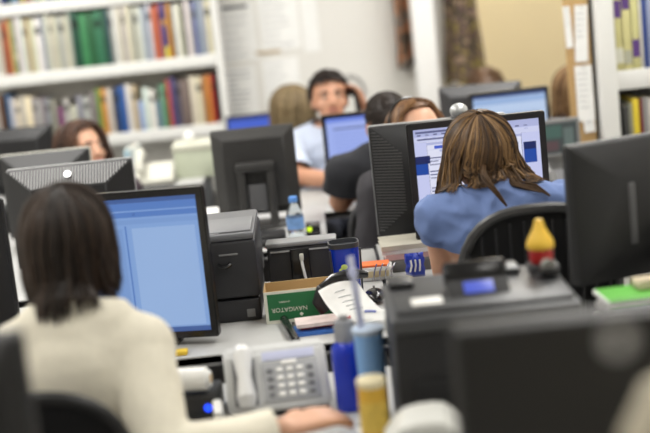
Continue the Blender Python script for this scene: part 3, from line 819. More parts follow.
# --- woman behind the slatted monitor
hp = headpos(416, 99, 4.58)
y6 = 4.62
hid = person('brown haired person bowed behind the slatted monitor, facing the viewer', (hp.x, y6), PI, (0, -.02, hp.z - .10), (0, y6 - 4.56, hp.z + .002), hpitch=-20, hyaw=32, sh=.16, shirt=mat('charcoal_knit', (58, 56, 60), .9), sleeve='long', shirt_name='charcoal_top', kf=.20)
hair(hid, [(98, 68, 42), (126, 92, 58), (82, 56, 36)], n=460, radii=(.096, .112, .104), length=lambda az: .2, flare=lambda az: .1, face_gap=66, r0=.005, seed=31)
MB().tube([hid.hm @ V((.1 * math.sin(a), -.012, .028 + .108 * math.cos(a))) for a in [R(-95 + 10 * i) for i in range(20)]], .0045, 8).build('headband', GLOSS, hid.t)
chair('black office chair under the bowed brown haired person', (hp.x, 4.655), PI, .80, back=None, bw=.34, seat=.37, yb=-.14, rb=.16, sr=.55, arms=False)

# --- woman at left behind monitors
hp = headpos(77, 121, 5.72)
y7 = 5.76
left = person('dark brown haired person behind the left monitors, face half hidden', (hp.x, y7), R(180 + 14), (0, 0, hp.z - .115), (0, .05, hp.z), hpitch=-10, hyaw=32, sh=.16, shirt=mat('plum_knit', (70, 58, 66), .9), sleeve='long', shirt_name='plum_top', kf=.30)
hair(left, [(58, 38, 28), (78, 54, 40), (44, 30, 24)], n=460, radii=(.105, .118, .104), length=lambda az: .17, flare=lambda az: .16, face_gap=48, r0=.0058, seed=41)
chair('black office chair under the half hidden dark haired person', (hp.x, 5.8), R(190), .86, bw=.36, seat=.37, yb=-.14, rb=.2, arms=False)

# --- person far right in profile
hp = headpos(566, 66, 6.05)
prof = person('long brown haired person in pale blue beyond the cork board', (hp.x + .015, 6.0), R(-28), (0, 0, hp.z - .115), (0, .05, hp.z), sh=.16, shirt=mat('dusty_blue_cotton', (168, 180, 204), .9), sleeve='long', shirt_name='pale_blue_top', pz=.48)
hair(prof, [(120, 92, 62), (96, 70, 46), (142, 112, 78)], n=420, radii=(.1, .114, .104), length=lambda az: .12, flare=lambda az: .1, face_gap=50, r0=.006, seed=51)
chair('black office chair under the person beyond the cork board', (hp.x - .005, 5.95), R(-28), .84, bw=.36, seat=.35, yb=-.15, rb=.2, arms=False)

# --- person behind far right monitor
hp = headpos(486, 70, 6.6)
top = person('person behind the far dark monitor, only the brown hair crown showing', (hp.x, 6.6), 0, (0, 0, hp.z - .115), (0, .05, hp.z), sh=.16, shirt=mat('olive_knit', (92, 88, 70), .9), sleeve='long', shirt_name='olive_top', pz=.44)
short_hair(top, [(92, 66, 44), (112, 84, 58)], n=900, L=.03, front=.5, thick=.02, seed=8)
chair('black office chair under the person behind the far dark monitor', (hp.x, 6.54), 0, .78, bw=.34, seat=.31, yb=-.13, rb=.2, arms=False)

# ------------------------------------------------------------------ bookcases and books
BCY = 6.95
zs = [at_y(0, 6.5, BCY).z, at_y(100, 66, BCY).z, at_y(104, 136, BCY).z]
sp = (zs[0] - zs[2]) / 2
zs = [zs[1] + sp, zs[1], zs[1] - sp]
zs += [zs[2] - sp, zs[2] - 2 * sp + .03]
bx1 = at_y(216, 60, BCY).x; bx0 = XL + .02
t = thing('bookcase', 'long white bookcase of books along the left back wall', 'bookcase', (0, BCY, 0))
TH = .058
for z in zs: MB().box(((bx0 + bx1) / 2, .112, z - TH / 2), (bx1 - bx0 + .002, .21, TH), .004).build('shelf', LAM, t)
for x in (bx0 - .012, bx1 + .016): MB().box((x, .114, (zs[0] + .4) / 2), (.032, .22, zs[0] + .4), .003).build('side_panel', LAM, t)
MB().box(((bx0 + bx1) / 2, .221, (zs[0] + .4) / 2), (bx1 - bx0 + .05, .006, zs[0] + .4)).build('back_panel', mat('shelf_back_grey', (214, 212, 207), .7), t)
ORD = ['first', 'second', 'third', 'fourth', 'fifth', 'sixth', 'seventh', 'eighth', 'ninth', 'tenth', 'eleventh', 'twelfth', 'thirteenth', 'fourteenth', 'fifteenth', 'sixteenth', 'seventeenth', 'eighteenth', 'nineteenth', 'twentieth']
TENS = {20: 'twenty', 30: 'thirty', 40: 'forty', 50: 'fifty'}
def ordn(i):
    if i < 20: return ORD[i]
    q_, r_ = divmod(i + 1, 10)
    if r_ == 0: return {3: 'thirtieth', 4: 'fortieth', 5: 'fiftieth'}[q_]
    return TENS[q_ * 10] + ' ' + ORD[r_ - 1]
PAGES = mat('book_pages', (222, 216, 200), .9)
def book(label, x, y, z, w, h, d, col, group, lean=0.0, band=None, cat='book', name='book'):
    """spine faces -Y; x = left edge"""
    m = mat('cover_%d_%d_%d' % tuple(col), col, .55, var=.12, scale=14)
    g = MB(); c = min(.0025, w * .2)
    g.m(m).box((w / 2, .0015, h / 2), (w, .003, h), .001)
    for sx in (c / 2, w - c / 2): g.box((sx, d / 2, h / 2), (c, d, h))
    g.m(PAGES).box((w / 2, d / 2, h / 2), (w - 2 * c, d - .012, h - .008))
    o = g.build(name, None)
    o.location = (x, y, z); o.rotation_euler = (0, lean, 0)
    tag(o, label, cat, group)
    for (b0, b1, bc) in band or ():
        MB().box((w / 2, -.0004, h * (b0 + b1) / 2), (w * .92, .0012, h * (b1 - b0))).build('spine_band', mat('band_%d_%d_%d' % tuple(bc), bc, .6), o)
    return o

CR, WH, GY, GR2, BG_, TN = (214, 208, 186), (222, 220, 212), (176, 176, 170), (196, 192, 180), (150, 160, 172), (178, 150, 108)
row1 = [(0, 3, CR, 'cream'), (3, 8, (150, 66, 40), 'brick red'), (8, 11, (204, 122, 84), 'orange'), (11, 13.5, (190, 186, 110), 'yellow green'), (13.5, 17, (150, 156, 120), 'olive striped'), (17, 20, WH, 'white'), (20, 24.5, WH, 'white'), (24.5, 28, CR, 'cream'),
        (28, 31, TN, 'tan'), (31, 36, CR, 'cream'), (36, 43, WH, 'wide white'), (43, 46.5, BG_, 'blue grey'), (46.5, 51, CR, 'cream'), (51, 54, GR2, 'light grey'), (54, 58, CR, 'cream'), (58, 61, GY, 'grey'), (61, 66, GR2, 'pale grey'), (66, 70, CR, 'cream'), (70, 73, GY, 'grey'),
        (73, 81, (28, 74, 46), 'dark green'), (81, 88.5, (52, 122, 80), 'green'), (88.5, 96, (36, 96, 60), 'green'), (96, 103, (50, 118, 78), 'green'), (103, 108.5, (48, 92, 64), 'dull green'), (108.5, 111, (52, 72, 104), 'navy'),
        (111, 114, GY, 'grey'), (114, 119, WH, 'white'), (119, 123, CR, 'cream'), (123, 127, GR2, 'pale grey'), (127, 132, CR, 'cream'), (132, 135, GY, 'grey'), (135, 140, GR2, 'pale grey'), (140, 144, WH, 'white'), (144, 148, BG_, 'blue grey'), (148, 153, (190, 194, 204), 'pale blue'),
        (153, 157, (214, 120, 92), 'salmon'), (157, 160, (204, 90, 60), 'orange red'), (160, 163, (150, 112, 140), 'mauve'), (163, 167.5, (62, 52, 120), 'violet and yellow'), (167.5, 172, (204, 142, 62), 'amber'), (172, 174, (84, 70, 60), 'brown'), (174, 180, WH, 'white'), (180, 183, CR, 'cream'), (183, 186, (92, 92, 96), 'charcoal'),
        (186, 191, WH, 'white'), (191, 193.5, GY, 'grey'), (193.5, 198, (112, 116, 160), 'blue banded'), (198, 202, BG_, 'blue grey'), (202, 206, (160, 170, 182), 'steel blue'), (206, 212, CR, 'cream')]
def row(lst, zi, pymid, hmin, hmax, word, group, hs=None):
    rn = random.Random(zi * 7 + 1); n = 0
    slope = -.104
    for i, it in enumerate(lst):
        x0, x1, c, w_ = it[:4]
        xa = at_y(x0, pymid + slope * x0, BCY + .015).x; xb = at_y(x1, pymid + slope * x1, BCY + .015).x
        h = it[4] if len(it) > 4 else rn.uniform(hmin, hmax)
        c = tuple(max(10, min(240, v + rn.randint(-6, 6))) for v in c)
        band = None
        if i % 3 == 1 or 'band' in w_: band = [(.70, .84, tuple(int(v * .55) for v in c))]
        if 'violet' in w_: band = [(.0, .22, (206, 190, 60)), (.6, .7, (190, 140, 60))]
        if 'striped' in w_: band = [(.1, .18, (90, 110, 70)), (.3, .38, (214, 210, 170)), (.6, .7, (90, 110, 70))]
        if it[3] == 'red foot': band = [(0, .2, (190, 60, 50))]
        book('%s spine, %s from the left, %s row of the left bookcase' % (w_, ordn(i), word), xa + .0008, BCY + .015 + rn.uniform(0, .012), zs[zi] + .0008, xb - xa - .0016, h, .18, c, group, 0.0, band)
row(row1, 1, 52, .262, .284, 'upper', 'books in the upper row of the left bookcase')
row2 = [(0, 4, (110, 74, 46), 'brown', .25), (4, 8, (58, 52, 48), 'dark', .25), (8, 11, (60, 110, 170), 'bright blue', .25), (11, 16, (190, 190, 196), 'pale grey', .23), (16, 20.5, CR, 'cream', .22), (20.5, 26, GR2, 'light grey', .235), (26, 33, (224, 218, 188), 'ivory', .23), (33, 38, (150, 146, 150), 'grey', .22), (38, 42, GY, 'mid grey', .21), (42, 46, (128, 112, 126), 'mauve grey', .22), (46, 50, (150, 150, 156), 'cool grey', .21), (50, 58, (120, 118, 118), 'dark grey', .2), (58, 63, (126, 54, 110), 'magenta', .16), (63, 70, (166, 160, 156), 'warm grey', .2), (70, 77, (196, 192, 170), 'sand', .16), (77, 83, (140, 140, 146), 'slate', .21), (83, 90, (168, 166, 164), 'stone grey', .2), (90, 97, (120, 118, 118), 'smoke grey', .22),
        (97, 101.5, (110, 140, 62), 'leaf green', .235), (101.5, 107, (206, 150, 66), 'orange yellow', .23), (107, 113, (200, 192, 180), 'cream grey', .23), (113, 116, (70, 70, 78), 'charcoal', .215), (116, 121, (34, 62, 120), 'navy blue', .23), (121, 126, (54, 96, 160), 'blue', .235), (126, 132, (226, 222, 208), 'white', .24), (132, 138, (192, 176, 140), 'tan', .23), (138, 143, (150, 180, 214), 'light blue', .15), (143, 149, (214, 218, 212), 'pale', .215), (149, 155, (228, 228, 222), 'white', .2), (155, 160, (84, 110, 140), 'slate blue', .14), (160, 163, (160, 190, 160), 'pale green', .22), (163, 167, (54, 128, 84), 'green', .225), (167, 171.5, (176, 84, 70), 'brick pink', .24), (171.5, 176, (70, 72, 110), 'indigo', .25), (176, 181, (92, 92, 98), 'charcoal', .23), (181, 190, (112, 100, 92), 'taupe', .235),
        (190, 196.5, (220, 212, 188), 'ivory', .245), (196.5, 203, (214, 206, 180), 'cream', .24), (203, 207.5, (170, 112, 60), 'amber brown', .24), (207.5, 211.5, (214, 130, 62), 'orange', .245), (211.5, 214.8, (178, 54, 46), 'red', .24)]
row(row2, 2, 118, .21, .24, 'middle', 'books in the middle row of the left bookcase')
row0 = []
pal = [((30, 40, 92), 'navy'), ((40, 70, 60), 'deep green'), ((120, 146, 180), 'light blue'), ((120, 70, 70), 'maroon'), ((196, 180, 84), 'yellow'), ((150, 60, 70), 'crimson'), ((150, 120, 96), 'brown'), ((180, 180, 170), 'grey'), ((96, 120, 96), 'sage'), ((200, 190, 170), 'cream'), ((80, 84, 130), 'indigo')]
xx = 0.0; ii = 0
for wd in (6, 5, 6, 3, 4, 4, 4, 3, 5, 4, 6, 4, 5, 5, 4, 6, 5, 4, 5, 6, 4, 5, 6, 5):
    c, w_ = pal[ii % len(pal)]; row0.append((xx, xx + wd, c, w_, .25 + .02 * (ii % 3))); xx += wd; ii += 1
row(row0, 0, 0, .24, .28, 'topmost', 'books in the topmost row of the left bookcase')

# things on the desk before the bookcase
p = at_y(194, 178, 6.15)
t = thing('archive_box', 'pale green storage box with a lid, left of the arched stand monitor', 'box', (p.x + .012, 6.24, .75))
GB = mat('pale_green_card', (188, 194, 172), .85, var=.05)
MB().box((0, 0, .065), (.18, .2, .13), .004).build('box_body', GB, t)
MB().box((0, 0, .14), (.19, .21, .03), .005).build('lid', mat('pale_lid_card', (206, 206, 190), .85), t)
p = at_y(191, 150, 6.2)
tag(MB().ell((0, 0, .024), (.024, .024, .024)).build('paper_ball', PAPER, None, loc=(p.x - .005, 6.22, .905)), 'small white ball resting on the pale green box', 'ball')
p = at_z(157, 180, .76)
t = thing('telephone', 'pale desk telephone with a dark base, beside the pale green box', 'telephone', (p.x - .0, 6.07, .75))
MB().prism([(-.08, 0), (.08, 0), (.08, .09), (-.08, .03)], .17, Matrix.Translation((-.085, 0, 0)) @ Matrix.Rotation(PI / 2, 4, 'Z') @ Matrix.Rotation(PI / 2, 4, 'X'), .004).build('telephone_body', IVORY, t)
MB().box((0, 0, .006), (.18, .17, .012), .003).build('telephone_base', GLOSS, t)
MB().tube([(-.055, -.07, .075), (-.06, -.06, .10), (-.06, 0, .115), (-.06, .06, .14), (-.055, .075, .12)], [.02, .022, .014, .022, .02], 10).build('handset', IVORY, t)
p = at_y(134, 172, 6.2)
for i, (dx, c, w_) in enumerate(((0, (170, 198, 210), 'pale blue'), (.03, (200, 208, 206), 'grey white'))):
    book('%s upright folder beside the pale desk telephone' % w_, p.x - .035 + dx, 6.2, .75, .024, .15 + .01 * i, .2, c, 'upright folders', name='folder', cat='folder')

# papers on the white wall
def sheet(label, x0, y0, x1, y1, lines=8, seed=0, img=False, title=False, head=None, col=None):
    a, b = at_y(x0, (y0 + y1) / 2, WB - .004), at_y(x1, (y0 + y1) / 2, WB - .004)
    zt, zb = at_y((x0 + x1) / 2, y0, WB).z, at_y((x0 + x1) / 2, y1, WB).z
    w, h = b.x - a.x, zt - zb
    t = thing('paper_sheet', label, 'paper', ((a.x + b.x) / 2, WB - .003, zb))
    MB().box((0, 0, h / 2), (w, .0012, h)).build('paper', col or PAPER, t)
    g = MB().m(INK); rn = random.Random(seed)
    for i in range(lines):
        z = h * (.9 - .8 * i / max(1, lines - 1)); L = w * rn.uniform(.4, .8)
        g.box((-w * .42 + L / 2, -.0009, z), (L, .0006, h * .018))
    if title: g.m(INKD).box((w * .05, -.0009, h * .93), (w * .6, .0006, h * .06))
    if lines: g.build('print', None, t)
    return t
sheet('upper wall calendar page with dark heading, right of the left bookcase', 214, 3, 256, 62, 7, 1, title=True)
sheet('lower wall paper with ruled lines under the calendar page', 218, 66, 258, 128, 11, 2)
sheet('large white sheet with tan lower edge, right of the calendar', 259, -6, 299, 50, 8, 3)
sheet('white sheet above the blonde person with a small mark in a corner', 264, 58, 300, 108, 7, 4)
sheet('plain sheet at the right end of the papers on the wall', 302, -4, 318, 52, 0, 5)
a = at_y(255, 54, WB); 
tag(MB().box((0, 0, 0), (.13, .004, .014), .002).build('wooden_strip', TNM := mat('tan_wood', (176, 152, 112), .7), None, loc=(at_y(268, 52, WB).x, WB - .006, at_y(268, 52, WB).z)), 'narrow tan strip fixed along the foot of the large white sheet', 'strip')

# cable loop on the wall
p = at_y(350, 92, WB - .01)
g = MB(); g.tube([(.075 * math.cos(R(-60 + 12 * i)), 0, .085 * math.sin(R(-60 + 12 * i))) for i in range(21)], .006, 8)
tag(g.build('cable', mat('grey_cable', (150, 150, 150), .6), None, loc=p), 'grey cable looping on the white wall above the man on the phone', 'cable')

# hanging clothes
def drape(label, px, pyt, pyb, y, w, m, seed, name, cat, depth=.06):
    a = at_y(px[0], pyt, y); b = at_y(px[1], pyb, y)
    zt, zb = 1.78, b.z
    t = thing(name, label, cat, (b.x, y, zb))
    H_ = zt - zb; dx = (at_y(px[0], 0, y).x - b.x)
    rn = random.Random(seed)
    def fn(u, v):
        an = 2 * PI * u; ww = w * (1.0 - .35 * v ** 3) * (1 + .10 * math.sin(v * 7 + seed))
        f = .016 * math.sin(an * 5 + v * 2.5 + seed) + .010 * math.sin(an * 9 - v * 4)
        return V((dx * v * 0 + ww / 2 * math.cos(an) * (1 + f * 4), depth * math.sin(an) + f, v * H_ + .02 * math.cos(an * 3 + seed) * (1 - v)))
    MB().grid(fn, 72, 40).build('fabric', m, t)
    MB().tube([(0, 0, H_ - .02), (0, .0, H_ + .03), (0, .05, H_ + .06)], .008, 8).build('hanger_loop', CHROME, t)
    return t
def patt(name, cols, sc):
    m = bpy.data.materials.new(name); m.use_nodes = True; nt = m.node_tree; b = nt.nodes['Principled BSDF']; b.inputs['Roughness'].default_value = .95
    tc = nt.nodes.new('ShaderNodeTexCoord'); nz = nt.nodes.new('ShaderNodeTexNoise'); nz.inputs['Scale'].default_value = sc; nz.inputs['Detail'].default_value = 3
    cr = nt.nodes.new('ShaderNodeValToRGB'); cr.color_ramp.interpolation = 'CONSTANT'
    while len(cr.color_ramp.elements) < len(cols): cr.color_ramp.elements.new(.5)
    for i, c in enumerate(cols): cr.color_ramp.elements[i].position = .30 + .42 * i / len(cols); cr.color_ramp.elements[i].color = lin(c)
    nt.links.new(tc.outputs['Object'], nz.inputs['Vector']); nt.links.new(nz.outputs['Fac'], cr.inputs['Fac']); nt.links.new(cr.outputs['Color'], b.inputs['Base Color'])
    return m
drape('patterned olive and plum scarf hanging beside the beige wall', (452, 466), 0, 82, WB - .12, .19, patt('scarf_pattern', [(62, 54, 42), (140, 126, 70), (98, 76, 76), (72, 68, 50), (160, 136, 112), (84, 62, 74)], 16), 1, 'scarf', 'scarf')
drape('brown and grey coat hanging on the white wall left of the post', (401, 408), 0, 66, WB - .08, .10, patt('coat_pattern', [(96, 84, 72), (170, 120, 88), (120, 112, 104), (70, 64, 60)], 9), 2, 'coat', 'coat', .05)

# right bookcase with cork board on its side
RY_ = 5.3
def rx(px, py=70): return at_y(px, py, RY_)
xl, xr = rx(601, 50).x - .012, rx(616, 50).x
zr = at_y(632, 70, RY_).z        # shelf top line
zb_ = at_y(632, 79, RY_).z
t = thing('bookcase', 'white bookcase with thick side post at the right edge', 'bookcase', (0, RY_, 0))
X1 = xl + .75
for x in ((xl + xr) / 2, X1 + .05): MB().box((x, .15, 1.05), (xr - xl if x < X1 else .1, .3, 2.1), .004).build('side_panel', LAM, t)
TH2 = .075
for z in (zr, zr + .40, zr - .38, zr - .74, .12): MB().box(((xr + X1) / 2, .155, z - TH2 / 2), (X1 - xr, .28, TH2), .003).build('shelf', LAM, t)
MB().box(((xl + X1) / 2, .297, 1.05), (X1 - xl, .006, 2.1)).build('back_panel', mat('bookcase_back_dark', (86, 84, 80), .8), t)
YB = (196, 190, 132); PU = (88, 58, 122)
x = xr + .004
for i, (w, h, c, w_, bd) in enumerate([(.030, .29, YB, 'yellow cream spine with a purple block near the top', [(.70, .93, PU), (.1, .3, (206, 206, 190))]), (.034, .29, (204, 198, 140), 'yellow cream spine with grey seal near the foot', [(.80, .98, PU), (.08, .26, (170, 170, 150))]), (.032, .285, (200, 196, 138), 'yellow cream spine with a purple block near the foot', [(.16, .40, PU)]), (.012, .27, (222, 220, 210), 'thin white spine', None), (.018, .28, (44, 70, 140), 'blue spine', None), (.02, .27, (150, 160, 190), 'pale blue spine', None), (.03, .28, (214, 212, 200), 'white spine', None), (.03, .27, (60, 84, 130), 'slate blue spine', None)]):
    book('%s upper shelf of right bookcase' % w_, x, RY_ + .02, zr + .0008, w - .001, h, .2, c, 'books on the upper shelf of the right bookcase', 0, bd); x += w
x = xr + .018
for i, (w, h, c, w_) in enumerate([(.022, .21, (62, 62, 60), 'charcoal spine'), (.014, .22, (150, 150, 130), 'thin grey green spine'), (.026, .235, (218, 194, 50), 'bright yellow spine'), (.014, .23, (120, 36, 40), 'dark red spine'), (.02, .235, (140, 138, 136), 'grey spine'), (.03, .23, (196, 194, 188), 'pale grey spine'), (.03, .22, (90, 90, 92), 'dark grey spine'), (.03, .23, (170, 168, 160), 'stone grey spine')]):
    book('%s lower shelf of right bookcase' % w_, x, RY_ + .02, zr - .3792, w - .001, h + .03, .2, c, 'books on the lower shelf of the right bookcase', 0); x += w
# cork board: a narrow panel set against the side post
c0, c1 = at_y(566, 60, RY_ + .05).x, at_y(597, 60, RY_ + .05).x
zt, zbm = 1.75, at_y(590, 137, RY_ + .05).z - .12
t = thing('cork_board', 'narrow cork board covered with white notes, beside the right bookcase', 'notice board', ((c0 + xl - .006) / 2, RY_ + .07, zbm))
wc = xl - .006 - c0; hc = zt - zbm
MB().box((0, 0, hc / 2), (wc - .012, .016, hc), .002).build('cork', mat('cork', (192, 158, 108), .95, var=.15, scale=90, bump=.4, bscale=260), t)
MB().box((wc / 2 - .003, -.002, hc / 2), (.010, .03, hc), .002).build('edge_strip', BLACK2, t)
for i, (x0, y0, x1, y1, rz, w_) in enumerate([(565, 6, 572, 48, 2, 'narrow white note at the upper left of the cork board'), (573, 5, 586, 62, -3, 'long white note at the upper right of the cork board'), (576, 65, 593, 121, 0, 'large typed white note in the middle of the cork board'), (584, 119, 595, 132, 4, 'small white slip at the foot of the cork board')]):
    yy = RY_ + .058
    a, b = at_y(x0, (y0 + y1) / 2, yy), at_y(x1, (y0 + y1) / 2, yy); zt_, zb2 = at_y((x0 + x1) / 2, y0, yy).z, at_y((x0 + x1) / 2, y1, yy).z
    n = thing('note', w_, 'note', ((a.x + b.x) / 2, yy - .002 - .0012 * i, zb2)); n.rotation_euler = (0, R(-rz), 0)
    w, h = b.x - a.x, zt_ - zb2
    MB().box((0, -.0005, h / 2), (w, .001, h)).build('paper', PAPER, n)
    g = MB().m(INK)
    for k in range((4, 5, 7, 3)[i]): g.box((-.1 * w, -.0012, h * (.85 - .1 * k)), (w * .6, .0004, h * .012))
    g.build('print', None, n)
    MB().ell((0, -.005, h - .008), (.004, .004, .004), None, 10, 6).build('push_pin', SILVER, n)

# ------------------------------------------------------------------ middle desks: printer, box, scanner, tumbler ...
def on(px, py, z): return at_z(px, py, z)
# laser printer on the near desk
xr_ = at_y(262, 300, 3.56).x; W_ = .36
t = thing('laser_printer', 'black laser printer with grey top tray, behind the near blue monitor', 'printer', (xr_ - W_ / 2, 3.74, .73))
PB = mat('printer_black', (40, 40, 43), .45, bump=.1, bscale=500)
MB().box((0, 0, .03), (W_ - .01, .36, .06), .006).build('paper_drawer', PB, t)
MB().box((0, 0, .142), (W_, .36, .156), .01).build('body', PB, t)
MB().box((0, .0, .229), (W_ - .004, .35, .02), .008).build('top_cover', mat('printer_top_grey', (104, 105, 108), .4), t)
MB().box((-.03, -.10, .2385), (W_ - .13, .13, .006), .002).build('output_tray', mat('tray_grey', (140, 141, 144), .45), t)
MB().box((.10, -.06, .241), (.14, .2, .006), .003).build('tray_flap', mat('tray_grey2', (120, 121, 124), .4), t)
MB().box((-.06, -.181, .145), (.22, .006, .135), .004).build('front_door', mat('printer_door', (34, 34, 37), .4), t)
g = MB(); g.tube([(.075, -.183, .16), (.085, -.19, .155), (.1, -.19, .155), (.108, -.183, .16)], .006, 8); g.build('door_catch', GLOSS, t)
MB().box((.105, -.1815, .185), (.05, .003, .005), .001).build('status_strip', MGREY, t)
MB().box((.148, -.1815, .022), (.022, .002, .022), .001).build('sticker', MGREY, t)
MB().box((-.02, -.182, .055), (.1, .006, .012), .003).build('drawer_grip', GLOSS, t)

# upturned green lid
a = at_y(266, 318, 3.5); b = at_y(345, 310, 3.5)
w = b.x - a.x + .02; cx = (a.x + b.x) / 2 + .01
t = thing('box_lid', 'upturned green and white cardboard lid lettered NAVIGATOR upside down', 'box', (cx, 3.555, .73), R(0))
GRN = mat('green_print', (32, 108, 62), .6, var=.04); WC = mat('white_card', (222, 222, 208), .8)
D_, H_ = .105, .086
MB().box((0, 0, .002), (w, D_, .004)).build('lid_base', CARD, t)
for nm, c, d in (('front_side', (0, -D_ / 2 + .0015, H_ / 2), (w, .003, H_)), ('rear_side', (0, D_ / 2 - .0015, H_ / 2 + .001), (w, .003, H_ + .002)), ('left_side', (-w / 2 + .0015, 0, H_ / 2), (.003, D_, H_)), ('right_side', (w / 2 - .0015, 0, H_ / 2), (.003, D_, H_))):
    g = MB(); g.m(CARD).box(c, d); s_ = g.build(nm, None, t)
    if nm == 'front_side':
        g = MB(); g.m(WC).box((0, -D_ / 2 - .0003, H_ / 2), (w, .0008, H_)); g.m(GRN).box((.002, -D_ / 2 - .0009, H_ * .51), (w - .012, .0008, H_ - .016)); g.build('printed_face', None, s_)
        UPS = Matrix.Rotation(PI, 4, 'Y')
        text_part('NAVIGATOR', .0165, Matrix.Translation((-.050, -D_ / 2 - .0016, H_ * .42)) @ UPS @ TXZ, 'lettering', WC, s_)
        text_part('UNIVERSAL', .006, Matrix.Translation((-.062, -D_ / 2 - .0016, H_ * .66)) @ UPS @ TXZ, 'small_lettering', WC, s_)
        text_part('80', .03, Matrix.Translation((.075, -D_ / 2 - .0016, H_ * .80)) @ UPS @ TXZ, 'weight_lettering', WC, s_)
        text_part('g/m2\nA4', .010, Matrix.Translation((.045, -D_ / 2 - .0016, H_ * .6)) @ UPS @ TXZ, 'size_lettering', WC, s_)
        MB().m(WC).box((-.02, -D_ / 2 - .0014, H_ * .23), (.008, .0006, .008), 0, RY(PI / 4)).build('diamond_mark', None, s_)
# black stapler over the lid's right corner
p = at_y(333, 290, 3.48)
t = thing('stapler', 'black stapler leaning over the right corner of the green lid', 'stapler', (p.x + .005, 3.466, .766), R(-4))
MB().tube([(-.035, 0, .055), (0, 0, .075), (.05, .0, .085), (.09, 0, .08)], [.012, .018, .018, .010], 12, flat=.8).build('upper_arm', GLOSS, t)
MB().tube([(-.03, 0, -.008), (-.045, 0, .02), (-.035, 0, .05), (.0, 0, .06)], [.016, .018, .016, .012], 12).build('lower_arm', BLACK, t)
# upright document scanner
a = at_y(268, 262, 3.78); b = at_y(337, 258, 3.78); w = b.x - a.x
t = thing('document_scanner', 'small upright black scanner with silver top and white cable', 'scanner', ((a.x + b.x) / 2, 3.84, .73), R(-2))
MB().prism([(-.05, 0), (.05, 0), (.035, .14), (-.03, .14)], w, Matrix.Translation((-w / 2, 0, 0)) @ Matrix.Rotation(PI / 2, 4, 'Z') @ Matrix.Rotation(PI / 2, 4, 'X'), .004).build('body', PB, t)
MB().box((0, .0, .145), (w + .008, .072, .014), .005).build('top_lid', mat('scanner_silver', (150, 151, 152), .35, .3), t)
MB().box((.0, -.0375, .127), (w * .9, .004, .004)).build('paper_slot', SILVER, t)
MB().box((-.005, -.046, .075), (.055, .012, .12), .004).build('rear_recess', GLOSS, t)
MB().tube([(0, -.05, .105), (.0, -.056, .09), (.004, -.058, .06), (.008, -.054, .03), (.02, -.05, .004)], .004, 8).build('cable', WHITE, t)
MB().box((0, -.052, .11), (.012, .012, .02), .003).build('plug', IVORY, t)
MB().ell((-w / 2 + .0, -.03, .142), (.004, .004, .004), None, 10, 6).build('power_light', emit('red_led', (220, 20, 40), 1.2), t)
# blue tumbler
p = at_y(346, 285, 3.72)
t = thing('tumbler', 'dark blue tumbler with black rim and a small green logo', 'cup', (p.x + .004, 3.72, .73), R(4))
prof = [(0, 0), (.034, 0), (.036, .004), (.0405, .14), (.0405, .143), (.037, .143), (.033, .01), (0, .008)]
MB().lathe(prof, 40, sq=3.2).build('cup', mat('deep_blue_plastic', (20, 54, 176), .25, var=.1), t)
MB().lathe([(.0395, .143), (.0425, .143), (.043, .156), (.0395, .156), (.0385, .144)], 40, sq=3.2).build('rim', mat('dark_rim', (56, 58, 62), .3), t)
MB().lathe([(0, 0), (.0365, 0), (.038, .012), (0, .012)], 40, sq=3.2).build('base_ring', GLOSS, t)
for sx in (-1, 1): MB().tube([(sx * .0375, -.03, .006), (sx * .0415, -.034, .14)], .003, 8).build('edge_trim', mat('dark_rim', (56, 58, 62)), t)
g = MB().ell((-.006, -.0385, .092), (.010, .0015, .008), None, 14, 8); g.ell((-.016, -.038, .086), (.007, .0015, .003), RY(R(-30)), 12, 8); g.build('logo', mat('lime_logo', (186, 206, 110), .5), t)
text_part('YORN', .016, Matrix.Translation((.008, -.0385, .076)) @ Matrix.Rotation(R(3), 4, 'Y') @ TXZ, 'logo_lettering', mat('logo_white', (225, 228, 235), .5), t)
# magazines
for i, (dx, dy, rz, c, e_, w_, th) in enumerate([(0, 0, 3, (60, 110, 190), 'blue', 'blue and white magazine at the bottom of the pile before the green lid', .010), (.016, .035, 8, (196, 62, 58), 'red', 'red magazine in the middle of the pile before the green lid', .010), (.010, .008, 5, (222, 204, 200), 'white', 'pinkish white magazine on top of the pile before the green lid', .009)]):
    p = at_z(309, 322, .74)
    t = thing('magazine', w_, 'magazine', (p.x + dx + .016, 3.385 + dy, .73 + (0, .0102, .0204)[i]), R(rz), 'magazines before the green lid')
    MB().box((0, 0, th / 2), (.115, .072, th - .002)).build('pages', PAPER, t)
    m = mat('mag_' + e_, c, .3, var=.25, scale=30)
    MB().box((0, 0, th - .0005), (.118, .074, .001)).build('front_cover', m, t); MB().box((0, 0, .0005), (.118, .074, .001)).build('back_cover', m, t)
    MB().box((0, -.0375, th / 2), (.118, .001, th)).build('spine', m, t)
# sheet of paper lying over
q_ = [at_z(318, 291, .828), at_z(357, 281, .832), at_z(392, 322, .762), at_z(344, 327, .765)]
c = sum(q_, V()) / 4
t = thing('paper_sheet', 'loose white printed sheet lying beside the blue tumbler', 'paper', (c.x, c.y, .73))
def fn(u, v):
    pz = q_[0].lerp(q_[1], u).lerp(q_[3].lerp(q_[2], u), v)
    return pz - V((c.x, c.y, .73)) + V((0, 0, .010 * math.sin(u * PI) - .006 * math.sin(v * PI * 1.5)))
pp = MB().grid(fn, 14, 14, .0006).build('paper', PAPER, t)
g = MB().m(INK)
for k in range(5):
    v_ = .18 + .13 * k; g.tube([fn(.25 + .06 * j, v_) + V((0, 0, .0016)) for j in range(1, 6 + (k % 3))], .0011, 4)
g.build('print', None, t)
MB().tube([fn(.55 + .06 * j, .84) + V((0, 0, .002)) for j in range(5)], .004, 5).build('blue_print', mat('print_blue', (120, 130, 190), .8), t)
MB().tube([fn(.06 + .05 * j, .9) + V((0, 0, .002)) for j in range(4)], .004, 5).build('red_print', mat('print_red', (200, 70, 70), .8), t)
